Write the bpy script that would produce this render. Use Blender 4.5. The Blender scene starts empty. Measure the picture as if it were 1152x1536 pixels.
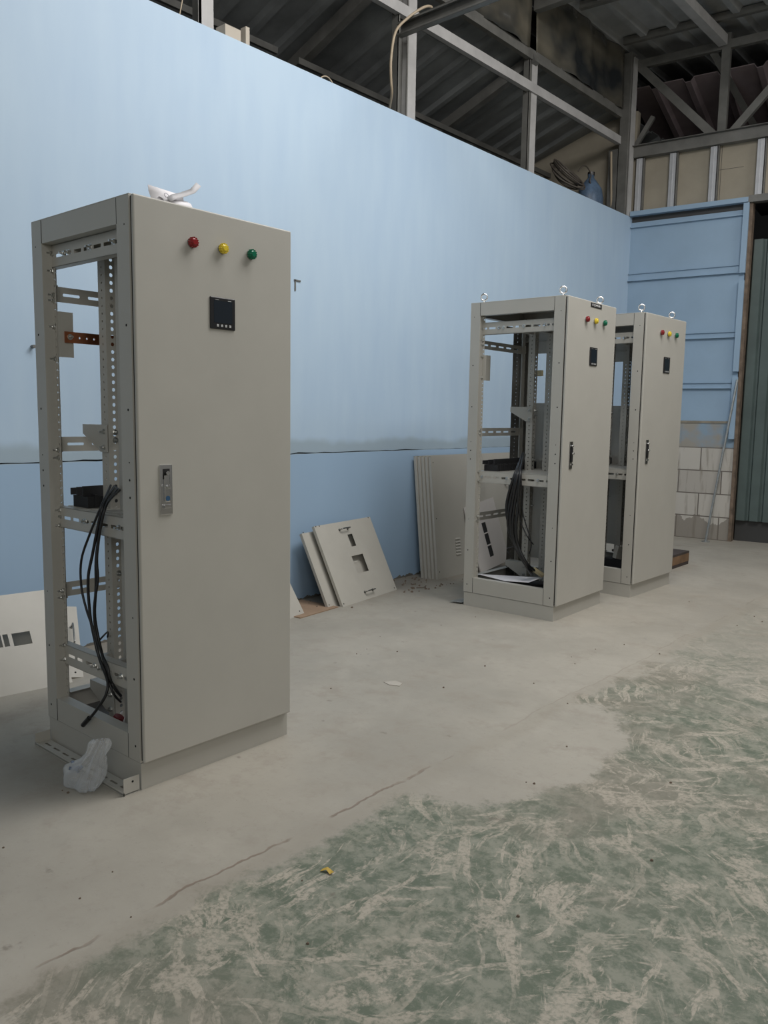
import bpy, bmesh, math, random
from mathutils import Vector, Matrix, noise
random.seed(7)
C = bpy.context.scene.collection
scene = bpy.context.scene

# ------------------------------------------------------------------ camera
def set_camera():
    yaw, pitch, roll = (math.radians(a) for a in (-41.0524, -6.8319, 0.8864))
    fw = Vector((math.sin(yaw)*math.cos(pitch), math.cos(yaw)*math.cos(pitch), math.sin(pitch)))
    rt = Vector((math.cos(yaw), -math.sin(yaw), 0)); up = rt.cross(fw)
    r2 = math.cos(roll)*rt + math.sin(roll)*up
    u2 = -math.sin(roll)*rt + math.cos(roll)*up
    cam = bpy.data.cameras.new('camera'); o = bpy.data.objects.new('camera', cam); C.objects.link(o)
    m = Matrix((r2, u2, -fw)).transposed().to_4x4(); m.translation = (0, 0, 1.334)
    o.matrix_world = m
    cam.sensor_fit = 'HORIZONTAL'; cam.sensor_width = 36.0; cam.lens = 1213.84/1152*36
    cam.clip_end = 100
    scene.camera = o
set_camera()
# ------------------------------------------------------------------ light and exposure
scene.view_settings.view_transform = 'Standard'
scene.view_settings.look = 'None'
scene.view_settings.gamma = 1.0
scene.view_settings.use_curve_mapping = False
scene.view_settings.exposure = -0.17
world = bpy.data.worlds.new('daylight'); scene.world = world; world.use_nodes = True
wbg = world.node_tree.nodes['Background']
wbg.inputs[0].default_value = (0.96, 0.96, 0.92, 1); wbg.inputs[1].default_value = 0.20
def area(name, loc, target, sx, sy, power, col=(1, 1, 1)):
    l = bpy.data.lights.new(name, 'AREA'); l.shape = 'RECTANGLE'; l.size = sx; l.size_y = sy
    l.energy = power; l.color = col
    o = bpy.data.objects.new(name, l); C.objects.link(o); o.location = loc
    d = Vector(target)-Vector(loc); o.rotation_euler = d.to_track_quat('-Z', 'Y').to_euler()
    return o
area('high_bay_middle', (-0.8, 4.8, 5.25), (-1.8, 4.8, 0), 2.0, 2.0, 190, (1.0, 0.985, 0.97))
area('high_bay_near', (-1.7, 2.7, 5.3), (-2.2, 2.5, 0), 1.4, 1.8, 85, (1.0, 0.985, 0.97))
area('high_bay_far', (0.2, 8.0, 5.25), (-0.6, 7.8, 0), 1.6, 1.6, 65, (1.0, 0.985, 0.97))
area('unseen_daylight_fill', (3.0, -2.2, 3.8), (-2.6, 3.6, 0.8), 3.2, 2.6, 90, (1.0, 0.99, 0.95))  # unseen fill light added for the faces turned towards the camera

# ------------------------------------------------------------------ materials
def mat(name, col, rough=0.5, metal=0.0, bump=0.0, bscale=200.0, var=0.0, vscale=3.0, spec=0.5):
    m = bpy.data.materials.new(name); m.use_nodes = True
    nt = m.node_tree; b = nt.nodes['Principled BSDF']
    b.inputs['Base Color'].default_value = (*col, 1); b.inputs['Roughness'].default_value = rough
    b.inputs['Metallic'].default_value = metal; b.inputs['Specular IOR Level'].default_value = spec
    if bump or var:
        tc = nt.nodes.new('ShaderNodeTexCoord')
    if var:
        n = nt.nodes.new('ShaderNodeTexNoise'); n.inputs['Scale'].default_value = vscale
        n.inputs['Detail'].default_value = 6; n.inputs['Roughness'].default_value = 0.6
        nt.links.new(tc.outputs['Object'], n.inputs['Vector'])
        r = nt.nodes.new('ShaderNodeValToRGB')
        r.color_ramp.elements[0].position = 0.3; r.color_ramp.elements[1].position = 0.7
        r.color_ramp.elements[0].color = (*[c*(1-var) for c in col], 1)
        r.color_ramp.elements[1].color = (*[min(1, c*(1+var)) for c in col], 1)
        nt.links.new(n.outputs['Fac'], r.inputs['Fac']); nt.links.new(r.outputs['Color'], b.inputs['Base Color'])
    if bump:
        n2 = nt.nodes.new('ShaderNodeTexNoise'); n2.inputs['Scale'].default_value = bscale
        n2.inputs['Detail'].default_value = 3
        nt.links.new(tc.outputs['Object'], n2.inputs['Vector'])
        bp = nt.nodes.new('ShaderNodeBump'); bp.inputs['Strength'].default_value = bump
        bp.inputs['Distance'].default_value = 0.002
        nt.links.new(n2.outputs['Fac'], bp.inputs['Height']); nt.links.new(bp.outputs['Normal'], b.inputs['Normal'])
    return m

PAINT = mat('cabinet_paint', (0.455, 0.440, 0.397), 0.42, 0, 0.12, 500, 0.03, 4)
PAINT_W = mat('panel_paint', (0.47, 0.45, 0.40), 0.45, 0, 0.12, 500, 0.05, 5)
SEAM = mat('rubber_seal', (0.02, 0.02, 0.018), 0.8)
HOLE = mat('hole_shadow_plug', (0.012, 0.012, 0.012), 0.9)
ZINC = mat('zinc_bolt', (0.62, 0.62, 0.60), 0.3, 1.0)
CHROME = mat('chrome', (0.72, 0.72, 0.72), 0.16, 1.0)
CHROME_D = mat('dark_chrome', (0.30, 0.30, 0.29), 0.28, 1.0)
BLACKP = mat('black_plastic', (0.014, 0.014, 0.016), 0.35)
BLACKM = mat('black_resin', (0.02, 0.02, 0.022), 0.6)
SCREEN = mat('meter_glass', (0.012, 0.018, 0.026), 0.08)
BTN = mat('grey_button', (0.45, 0.46, 0.46), 0.5)
RED = mat('red_lens', (0.24, 0.012, 0.014), 0.25)
YEL = mat('yellow_lens', (0.72, 0.55, 0.04), 0.25)
GRN = mat('green_lens', (0.0, 0.14, 0.07), 0.25)
BLUEDOT = mat('blue_sticker', (0.03, 0.09, 0.18), 0.5)
COPPER = mat('copper', (0.55, 0.20, 0.10), 0.3, 1.0)
WHITE = mat('white_ink', (0.8, 0.8, 0.8), 0.5)
INK = mat('pen_ink', (0.10, 0.10, 0.14), 0.7)
PAPER = mat('paper', (0.80, 0.78, 0.80), 0.8)
CREAM = mat('cream_insulator', (0.60, 0.52, 0.32), 0.5)
STEEL_L = mat('pale_lit_steel', (0.46, 0.45, 0.44), 0.5, 0.0, 0, 1, 0.12, 6)
STEEL_D = mat('grey_primer_steel', (0.155, 0.152, 0.14), 0.55, 0.0, 0, 1, 0.25, 5)
STUD = mat('galvanised_stud', (0.55, 0.56, 0.58), 0.35, 0.25, 0, 1, 0.1, 8)
ROOF = mat('dusty_roof_sheet', (0.23, 0.24, 0.24), 0.5, 0.0, 0, 1, 0.3, 2.5)
ROOF_M = mat('pale_roof_sheet', (0.36, 0.37, 0.37), 0.45, 0.0, 0, 1, 0.25, 2.5)
ROOF_P = mat('reddish_roof_sheet', (0.36, 0.29, 0.30), 0.6, 0.0, 0, 1, 0.2, 3)
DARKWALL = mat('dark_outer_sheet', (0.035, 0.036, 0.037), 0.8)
GYPS = mat('beige_board', (0.36, 0.32, 0.25), 0.75, 0, 0, 1, 0.08, 4)
BLUE_B = mat('blue_paint_panel', (0.295, 0.415, 0.545), 0.5, 0, 0.1, 60, 0.05, 3)
TEAL = mat('grey_green_sheet', (0.085, 0.115, 0.11), 0.45, 0.0, 0, 1, 0.15, 3)
RUST = mat('rusty_edge', (0.17, 0.125, 0.09), 0.8, 0, 0, 1, 0.4, 12)
WOOD = mat('raw_wood', (0.20, 0.12, 0.065), 0.75, 0, 0.3, 40, 0.3, 8)
WOOD_D = mat('dark_wood_top', (0.055, 0.042, 0.038), 0.7, 0, 0, 1, 0.2, 8)
CARD = mat('brown_cardboard', (0.30, 0.205, 0.135), 0.85, 0, 0, 1, 0.1, 8)
HOSE = mat('beige_conduit', (0.42, 0.34, 0.24), 0.5)
CABLE = mat('black_cable', (0.012, 0.012, 0.013), 0.4)
JUG = mat('blue_jug_plastic', (0.11, 0.17, 0.26), 0.4, 0, 0, 1, 0.35, 12)
LEAF = mat('yellow_leaf', (0.50, 0.34, 0.06), 0.7)
DIRT = mat('dry_dirt', (0.16, 0.12, 0.09), 0.95)
DARKM = mat('dark_grey_sheet', (0.05, 0.05, 0.05), 0.5)
GALV = mat('galvanised_sheet', (0.40, 0.42, 0.42), 0.4, 0.7, 0, 1, 0.2, 30)

def nodes(m): return m.node_tree.nodes, m.node_tree.links

def smoky():
    m = mat('smoked_plastic_sheet', (0.05, 0.05, 0.05), 0.25)
    N, L = nodes(m); b = N['Principled BSDF']
    tc = N.new('ShaderNodeTexCoord'); n = N.new('ShaderNodeTexNoise')
    n.inputs['Scale'].default_value = 1.5; n.inputs['Detail'].default_value = 3
    mp = N.new('ShaderNodeMapping'); mp.inputs['Scale'].default_value = (1, 0.9, 1.3)
    L.new(tc.outputs['Object'], mp.inputs[0]); L.new(mp.outputs[0], n.inputs['Vector'])
    r = N.new('ShaderNodeValToRGB'); r.color_ramp.elements[0].position = 0.38; r.color_ramp.elements[1].position = 0.72
    r.color_ramp.elements[0].color = (0.03, 0.034, 0.037, 1); r.color_ramp.elements[1].color = (0.26, 0.23, 0.17, 1)
    L.new(n.outputs['Fac'], r.inputs[0]); L.new(r.outputs[0], b.inputs['Base Color'])
    return m
SMOKY = smoky()

def wall_blue():
    m = mat('blue_wall_paint', (0.36, 0.50, 0.62), 0.55)
    N, L = nodes(m); b = N['Principled BSDF']
    tc = N.new('ShaderNodeTexCoord'); sep = N.new('ShaderNodeSeparateXYZ'); L.new(tc.outputs['Object'], sep.inputs[0])
    # roller streaks and blotches
    mp = N.new('ShaderNodeMapping'); mp.inputs['Scale'].default_value = (1, 6, 1.1); L.new(tc.outputs['Object'], mp.inputs[0])
    n1 = N.new('ShaderNodeTexNoise'); n1.inputs['Scale'].default_value = 1.4; n1.inputs['Detail'].default_value = 5
    L.new(mp.outputs[0], n1.inputs['Vector'])
    n2 = N.new('ShaderNodeTexNoise'); n2.inputs['Scale'].default_value = 0.9; n2.inputs['Detail'].default_value = 4
    L.new(tc.outputs['Object'], n2.inputs['Vector'])
    mx = N.new('ShaderNodeMath'); mx.operation = 'ADD'; L.new(n1.outputs['Fac'], mx.inputs[0]); L.new(n2.outputs['Fac'], mx.inputs[1])
    r = N.new('ShaderNodeValToRGB'); r.color_ramp.elements[0].position = 0.36; r.color_ramp.elements[1].position = 0.64
    hf = N.new('ShaderNodeMath'); hf.operation = 'MULTIPLY'; hf.inputs[1].default_value = 0.5; L.new(mx.outputs[0], hf.inputs[0])
    r.color_ramp.elements[0].color = (0.425, 0.562, 0.715, 1); r.color_ramp.elements[1].color = (0.472, 0.607, 0.742, 1)
    L.new(hf.outputs[0], r.inputs[0])
    # lower coat under the joint: slightly deeper blue
    lo = N.new('ShaderNodeMath'); lo.operation = 'LESS_THAN'; lo.inputs[1].default_value = 1.05; L.new(sep.outputs['Z'], lo.inputs[0])
    mix1 = N.new('ShaderNodeMix'); mix1.data_type = 'RGBA'
    mix1.inputs['B'].default_value = (0.31, 0.45, 0.62, 1); L.new(r.outputs[0], mix1.inputs['A'])
    f = N.new('ShaderNodeMath'); f.operation = 'MULTIPLY'; f.inputs[1].default_value = 0.8; L.new(lo.outputs[0], f.inputs[0])
    L.new(f.outputs[0], mix1.inputs['Factor'])
    # grey filler band just above the joint, ragged top
    n3 = N.new('ShaderNodeTexNoise'); n3.inputs['Scale'].default_value = 2.2; n3.inputs['Detail'].default_value = 4
    L.new(tc.outputs['Object'], n3.inputs['Vector'])
    a = N.new('ShaderNodeMath'); a.operation = 'MULTIPLY_ADD'; a.inputs[1].default_value = 0.16; a.inputs[2].default_value = 1.07
    L.new(n3.outputs['Fac'], a.inputs[0])
    lt = N.new('ShaderNodeMapRange'); lt.interpolation_type = 'SMOOTHSTEP'
    d = N.new('ShaderNodeMath'); d.operation = 'SUBTRACT'; L.new(a.outputs[0], d.inputs[0]); L.new(sep.outputs['Z'], d.inputs[1])
    lt.inputs['From Min'].default_value = -0.03; lt.inputs['From Max'].default_value = 0.03; L.new(d.outputs[0], lt.inputs['Value'])
    gt = N.new('ShaderNodeMath'); gt.operation = 'GREATER_THAN'; gt.inputs[1].default_value = 1.05; L.new(sep.outputs['Z'], gt.inputs[0])
    an = N.new('ShaderNodeMath'); an.operation = 'MULTIPLY'; L.new(lt.outputs[0], an.inputs[0]); L.new(gt.outputs[0], an.inputs[1])
    an2 = N.new('ShaderNodeMath'); an2.operation = 'MULTIPLY'; an2.inputs[1].default_value = 0.6; L.new(an.outputs[0], an2.inputs[0])
    mix2 = N.new('ShaderNodeMix'); mix2.data_type = 'RGBA'; mix2.inputs['B'].default_value = (0.29, 0.36, 0.40, 1)
    L.new(an2.outputs[0], mix2.inputs['Factor']); L.new(mix1.outputs['Result'], mix2.inputs['A'])
    # dirt splash at the floor, patchy
    n4 = N.new('ShaderNodeTexNoise'); n4.inputs['Scale'].default_value = 14; n4.inputs['Detail'].default_value = 6
    L.new(tc.outputs['Object'], n4.inputs['Vector'])
    e = N.new('ShaderNodeMath'); e.operation = 'MULTIPLY_ADD'; e.inputs[1].default_value = 0.10; e.inputs[2].default_value = -0.035
    L.new(n4.outputs['Fac'], e.inputs[0])
    lt2 = N.new('ShaderNodeMath'); lt2.operation = 'LESS_THAN'; L.new(sep.outputs['Z'], lt2.inputs[0]); L.new(e.outputs[0], lt2.inputs[1])
    mix3 = N.new('ShaderNodeMix'); mix3.data_type = 'RGBA'; mix3.inputs['B'].default_value = (0.16, 0.15, 0.13, 1)
    L.new(lt2.outputs[0], mix3.inputs['Factor']); L.new(mix2.outputs['Result'], mix3.inputs['A'])
    L.new(mix3.outputs['Result'], b.inputs['Base Color'])
    bp = N.new('ShaderNodeBump'); bp.inputs['Strength'].default_value = 0.12; bp.inputs['Distance'].default_value = 0.006
    L.new(n1.outputs['Fac'], bp.inputs['Height']); L.new(bp.outputs[0], b.inputs['Normal'])
    return m
WALL = wall_blue()

def floor_mat():
    m = mat('worn_concrete_floor', (0.4, 0.38, 0.33), 0.6)
    N, L = nodes(m); b = N['Principled BSDF']
    tc = N.new('ShaderNodeTexCoord'); sep = N.new('ShaderNodeSeparateXYZ'); L.new(tc.outputs['Object'], sep.inputs[0])
    def noise_n(scale, detail=6, rough=0.6, dist=0.0, vec=None):
        n = N.new('ShaderNodeTexNoise'); n.inputs['Scale'].default_value = scale; n.inputs['Detail'].default_value = detail
        n.inputs['Roughness'].default_value = rough; n.inputs['Distortion'].default_value = dist
        L.new(vec if vec is not None else tc.outputs['Object'], n.inputs['Vector']); return n.outputs['Fac']
    def mth(op, a, c=None, d=None):
        k = N.new('ShaderNodeMath'); k.operation = op
        for i, v in enumerate((a, c, d)):
            if v is None: continue
            if isinstance(v, (int, float)): k.inputs[i].default_value = v
            else: L.new(v, k.inputs[i])
        return k.outputs[0]
    def sm(v, lo, hi, tlo=0.0, thi=1.0):
        k = N.new('ShaderNodeMapRange'); k.interpolation_type = 'SMOOTHSTEP'; L.new(v, k.inputs['Value'])
        k.inputs['From Min'].default_value = lo; k.inputs['From Max'].default_value = hi
        k.inputs['To Min'].default_value = tlo; k.inputs['To Max'].default_value = thi
        return k.outputs[0]
    def mixc(f, a, c):
        k = N.new('ShaderNodeMix'); k.data_type = 'RGBA'; L.new(f, k.inputs['Factor'])
        for key, v in (('A', a), ('B', c)):
            if isinstance(v, tuple): k.inputs[key].default_value = (*v, 1)
            else: L.new(v, k.inputs[key])
        return k.outputs['Result']
    def mapping(sc, rot=(0, 0, 0)):
        k = N.new('ShaderNodeMapping'); k.inputs['Scale'].default_value = sc; k.inputs['Rotation'].default_value = rot
        L.new(tc.outputs['Object'], k.inputs[0]); return k.outputs[0]
    X, Y = sep.outputs['X'], sep.outputs['Y']
    big = noise_n(0.9, 5, 0.6); mid = noise_n(5, 6, 0.65); fine = noise_n(45, 5, 0.7); med2 = noise_n(2.3, 8, 0.68, 0.3)
    # bare concrete
    conc = mixc(sm(big, 0.35, 0.66), (0.312, 0.290, 0.247), (0.385, 0.358, 0.306))
    conc = mixc(mth('MULTIPLY', sm(mid, 0.50, 0.70), 0.55), conc, (0.285, 0.252, 0.210))
    conc = mixc(mth('MULTIPLY', sm(med2, 0.55, 0.72), 0.35), conc, (0.43, 0.40, 0.345))
    conc = mixc(mth('MULTIPLY', sm(noise_n(16, 9, 0.75), 0.52, 0.66), 0.30), conc, (0.27, 0.245, 0.208))
    conc = mixc(mth('MULTIPLY', sm(fine, 0.58, 0.75), 0.35), conc, (0.20, 0.18, 0.155))
    # the green coat starts along a line parallel to the wall
    wob = mth('MULTIPLY', mth('SUBTRACT', mid, 0.5), 0.42)
    wobf = mth('MULTIPLY', mth('SUBTRACT', fine, 0.5), 0.14)
    edge = mth('ADD', mth('ADD', mth('ADD', X, 1.70), wob), wobf)
    green_m = sm(edge, -0.05, 0.05)
    # bare patch biting into the green
    px = mth('DIVIDE', mth('ADD', X, 1.72), 0.42); py = mth('DIVIDE', mth('SUBTRACT', Y, 2.78), 0.66)
    rr = mth('SQRT', mth('ADD', mth('MULTIPLY', px, px), mth('MULTIPLY', py, py)))
    rr = mth('ADD', rr, mth('ADD', mth('MULTIPLY', mth('SUBTRACT', mid, 0.5), 0.5), mth('MULTIPLY', mth('SUBTRACT', fine, 0.5), 0.25)))
    green_m = mth('MULTIPLY', green_m, sm(rr, 0.93, 1.06))
    # further back the coat is worn through
    far = sm(mth('ADD', Y, mth('MULTIPLY', mth('SUBTRACT', med2, 0.5), 5.0)), 3.4, 5.2, 1.0, 0.22)
    green_m = mth('MULTIPLY', green_m, far)
    g = mixc(sm(noise_n(13, 9, 0.78, 0.2), 0.42, 0.60), (0.118, 0.142, 0.104), (0.245, 0.250, 0.200))
    g = mixc(mth('MULTIPLY', sm(big, 0.47, 0.62), 0.6), g, (0.245, 0.215, 0.175))
    nz = N.new('ShaderNodeTexNoise'); nz.inputs['Scale'].default_value = 1.6; nz.inputs['Detail'].default_value = 3
    L.new(tc.outputs['Object'], nz.inputs['Vector'])
    add = N.new('ShaderNodeVectorMath'); add.operation = 'MULTIPLY_ADD'
    L.new(nz.outputs['Color'], add.inputs[0]); add.inputs[1].default_value = (0.35, 0.35, 0); L.new(tc.outputs['Object'], add.inputs[2])
    def warped(sc, rot):
        k = N.new('ShaderNodeMapping'); k.inputs['Rotation'].default_value = (0, 0, rot); L.new(add.outputs[0], k.inputs[0])
        k2 = N.new('ShaderNodeMapping'); k2.inputs['Scale'].default_value = sc; L.new(k.outputs[0], k2.inputs[0])
        return k2.outputs[0]
    grain = sm(noise_n(70, 4, 0.65), 0.32, 0.58, 0.15, 1.0)
    sc = None
    for i_, (rot, st, sca) in enumerate(((0.5, 4.5, 3.2), (1.45, 5.5, 3.0), (2.35, 5.0, 3.4), (0.95, 9.0, 2.2))):
        st_n = noise_n(sca, 7, 0.68, 0.15, warped((1.0, st, 1.0), rot))
        reg = sm(noise_n(1.1+0.37*i_, 3, 0.5, 0.0, warped((1.0, 1.0, 1.0), rot+2)), 0.42, 0.60)
        lay = mth('MULTIPLY', sm(st_n, 0.540, 0.585), reg)
        sc = lay if sc is None else mth('MAXIMUM', sc, lay)
    blot = sm(noise_n(5.5, 10, 0.76, 0.1), 0.53, 0.60)
    sc = mth('MAXIMUM', sc, mth('MULTIPLY', blot, 0.9))
    sc = mth('MULTIPLY', sc, grain)
    g = mixc(mth('MULTIPLY', sc, 0.88), g, (0.435, 0.388, 0.322))
    col = mixc(green_m, conc, g)
    # crack of the pour joint at x = -1.81
    jx = mth('ADD', mth('ADD', X, 1.80), mth('MULTIPLY', mth('SUBTRACT', noise_n(2.5, 5, 0.6), 0.5), 0.13))
    crack = sm(mth('ABSOLUTE', jx), 0.0025, 0.007, 1.0, 0.0)
    crack = mth('MULTIPLY', mth('MULTIPLY', crack, sm(noise_n(3.1, 3), 0.42, 0.52)), sm(Y, 1.9, 3.0, 1.0, 0.25))
    col = mixc(mth('MULTIPLY', crack, 0.75), col, (0.17, 0.12, 0.09))
    col = mixc(mth('MULTIPLY', sm(jx, -0.05, 0.05, 0, 1), mth('MULTIPLY', sm(jx, 0.05, 0.12, 1, 0), 0.25)), col, (0.27, 0.24, 0.19))
    # dirt stains and specks
    col = mixc(mth('MULTIPLY', sm(noise_n(9, 6, 0.6), 0.66, 0.74), 0.55), col, (0.15, 0.13, 0.105))
    col = mixc(mth('MULTIPLY', sm(noise_n(110, 2, 0.5), 0.74, 0.78), 0.7), col, (0.07, 0.06, 0.05))
    # darker strip along the wall
    dw = sm(mth('ADD', X, mth('MULTIPLY', mth('SUBTRACT', mid, 0.5), 0.5)), -4.05, -3.75, 0.55, 0.0)
    col = mixc(dw, col, (0.17, 0.145, 0.115))
    L.new(col, b.inputs['Base Color'])
    L.new(sm(mid, 0.3, 0.7, 0.50, 0.72), b.inputs['Roughness'])
    bp = N.new('ShaderNodeBump'); bp.inputs['Strength'].default_value = 0.35; bp.inputs['Distance'].default_value = 0.004
    h = mth('ADD', mth('MULTIPLY', fine, 0.6), mth('MULTIPLY', crack, -1.5))
    L.new(h, bp.inputs['Height']); L.new(bp.outputs[0], b.inputs['Normal'])
    b.inputs['Specular IOR Level'].default_value = 0.35
    return m
FLOOR = floor_mat()

def block_mat():
    m = mat('aerated_block_wall', (0.5, 0.5, 0.48), 0.85)
    N, L = nodes(m); b = N['Principled BSDF']
    tc = N.new('ShaderNodeTexCoord')
    br = N.new('ShaderNodeTexBrick'); br.inputs['Scale'].default_value = 1.0
    br.inputs['Brick Width'].default_value = 0.46; br.inputs['Row Height'].default_value = 0.257
    br.inputs['Mortar Size'].default_value = 0.007; br.inputs['Mortar Smooth'].default_value = 0.3
    br.inputs['Color1'].default_value = (0.52, 0.49, 0.44, 1); br.inputs['Color2'].default_value = (0.40, 0.37, 0.33, 1)
    br.inputs['Mortar'].default_value = (0.17, 0.15, 0.13, 1); br.inputs['Bias'].default_value = -0.3
    sp = N.new('ShaderNodeSeparateXYZ'); L.new(tc.outputs['Object'], sp.inputs[0])
    cb = N.new('ShaderNodeCombineXYZ'); L.new(sp.outputs['X'], cb.inputs['X']); L.new(sp.outputs['Z'], cb.inputs['Y'])
    L.new(cb.outputs[0], br.inputs['Vector'])
    mp = N.new('ShaderNodeMapping'); mp.inputs['Scale'].default_value = (16, 16, 2.2); L.new(tc.outputs['Object'], mp.inputs[0])
    n = N.new('ShaderNodeTexNoise'); n.inputs['Scale'].default_value = 1.3; n.inputs['Detail'].default_value = 6; L.new(mp.outputs[0], n.inputs['Vector'])
    r = N.new('ShaderNodeMapRange'); r.inputs['From Min'].default_value = 0.54; r.inputs['From Max'].default_value = 0.68
    r.inputs['To Max'].default_value = 0.65; L.new(n.outputs['Fac'], r.inputs['Value'])
    mx = N.new('ShaderNodeMix'); mx.data_type = 'RGBA'; L.new(r.outputs[0], mx.inputs['Factor']); L.new(br.outputs['Color'], mx.inputs['A'])
    mx.inputs['B'].default_value = (0.24, 0.21, 0.17, 1)
    # blue overpaint on the top course
    n2 = N.new('ShaderNodeTexNoise'); n2.inputs['Scale'].default_value = 4.5; n2.inputs['Detail'].default_value = 4; L.new(tc.outputs['Object'], n2.inputs['Vector'])
    rb = N.new('ShaderNodeMapRange'); rb.inputs['From Min'].default_value = 0.42; rb.inputs['From Max'].default_value = 0.62; L.new(n2.outputs['Fac'], rb.inputs['Value'])
    gt = N.new('ShaderNodeMath'); gt.operation = 'GREATER_THAN'; gt.inputs[1].default_value = 1.03; L.new(sp.outputs['Z'], gt.inputs[0])
    mu = N.new('ShaderNodeMath'); mu.operation = 'MULTIPLY'; L.new(rb.outputs[0], mu.inputs[0]); L.new(gt.outputs[0], mu.inputs[1])
    mg = N.new('ShaderNodeMix'); mg.data_type = 'RGBA'; L.new(gt.outputs[0], mg.inputs['Factor']); L.new(mx.outputs['Result'], mg.inputs['A']); mg.inputs['B'].default_value = (0.33, 0.31, 0.27, 1)
    m2 = N.new('ShaderNodeMix'); m2.data_type = 'RGBA'; L.new(mu.outputs[0], m2.inputs['Factor']); L.new(mg.outputs['Result'], m2.inputs['A'])
    m2.inputs['B'].default_value = (0.25, 0.34, 0.43, 1)
    # dirty bottom course
    n3 = N.new('ShaderNodeTexNoise'); n3.inputs['Scale'].default_value = 5; n3.inputs['Detail'].default_value = 6; L.new(tc.outputs['Object'], n3.inputs['Vector'])
    ad = N.new('ShaderNodeMath'); ad.operation = 'MULTIPLY_ADD'; ad.inputs[1].default_value = 0.5; ad.inputs[2].default_value = -0.03; L.new(n3.outputs['Fac'], ad.inputs[0])
    lt = N.new('ShaderNodeMath'); lt.operation = 'LESS_THAN'; L.new(sp.outputs['Z'], lt.inputs[0]); L.new(ad.outputs[0], lt.inputs[1])
    m3 = N.new('ShaderNodeMix'); m3.data_type = 'RGBA'; l2 = N.new('ShaderNodeMath'); l2.operation = 'MULTIPLY'; l2.inputs[1].default_value = 0.7
    L.new(lt.outputs[0], l2.inputs[0]); L.new(l2.outputs[0], m3.inputs['Factor']); L.new(m2.outputs['Result'], m3.inputs['A']); m3.inputs['B'].default_value = (0.19, 0.165, 0.135, 1)
    L.new(m3.outputs['Result'], b.inputs['Base Color'])
    bp = N.new('ShaderNodeBump'); bp.inputs['Strength'].default_value = 0.6; bp.inputs['Distance'].default_value = 0.01
    inv = N.new('ShaderNodeMath'); inv.operation = 'SUBTRACT'; inv.inputs[0].default_value = 1; L.new(br.outputs['Fac'], inv.inputs[1])
    L.new(inv.outputs[0], bp.inputs['Height']); L.new(bp.outputs[0], b.inputs['Normal'])
    return m
BLOCK = block_mat()

def bag_mat():
    m = mat('clear_plastic_bag', (0.90, 0.92, 0.94), 0.12)
    N, L = nodes(m); b = N['Principled BSDF']
    b.inputs['Alpha'].default_value = 1
    tr = N.new('ShaderNodeBsdfTransparent'); mx = N.new('ShaderNodeMixShader')
    lw = N.new('ShaderNodeLayerWeight'); lw.inputs['Blend'].default_value = 0.35
    r = N.new('ShaderNodeMapRange'); r.inputs['To Min'].default_value = 0.13; r.inputs['To Max'].default_value = 0.70
    L.new(lw.outputs['Facing'], r.inputs['Value']); L.new(r.outputs[0], mx.inputs[0])
    L.new(tr.outputs[0], mx.inputs[1]); L.new(b.outputs[0], mx.inputs[2])
    L.new(mx.outputs[0], N['Material Output'].inputs['Surface'])
    return m
BAG = bag_mat()

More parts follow.
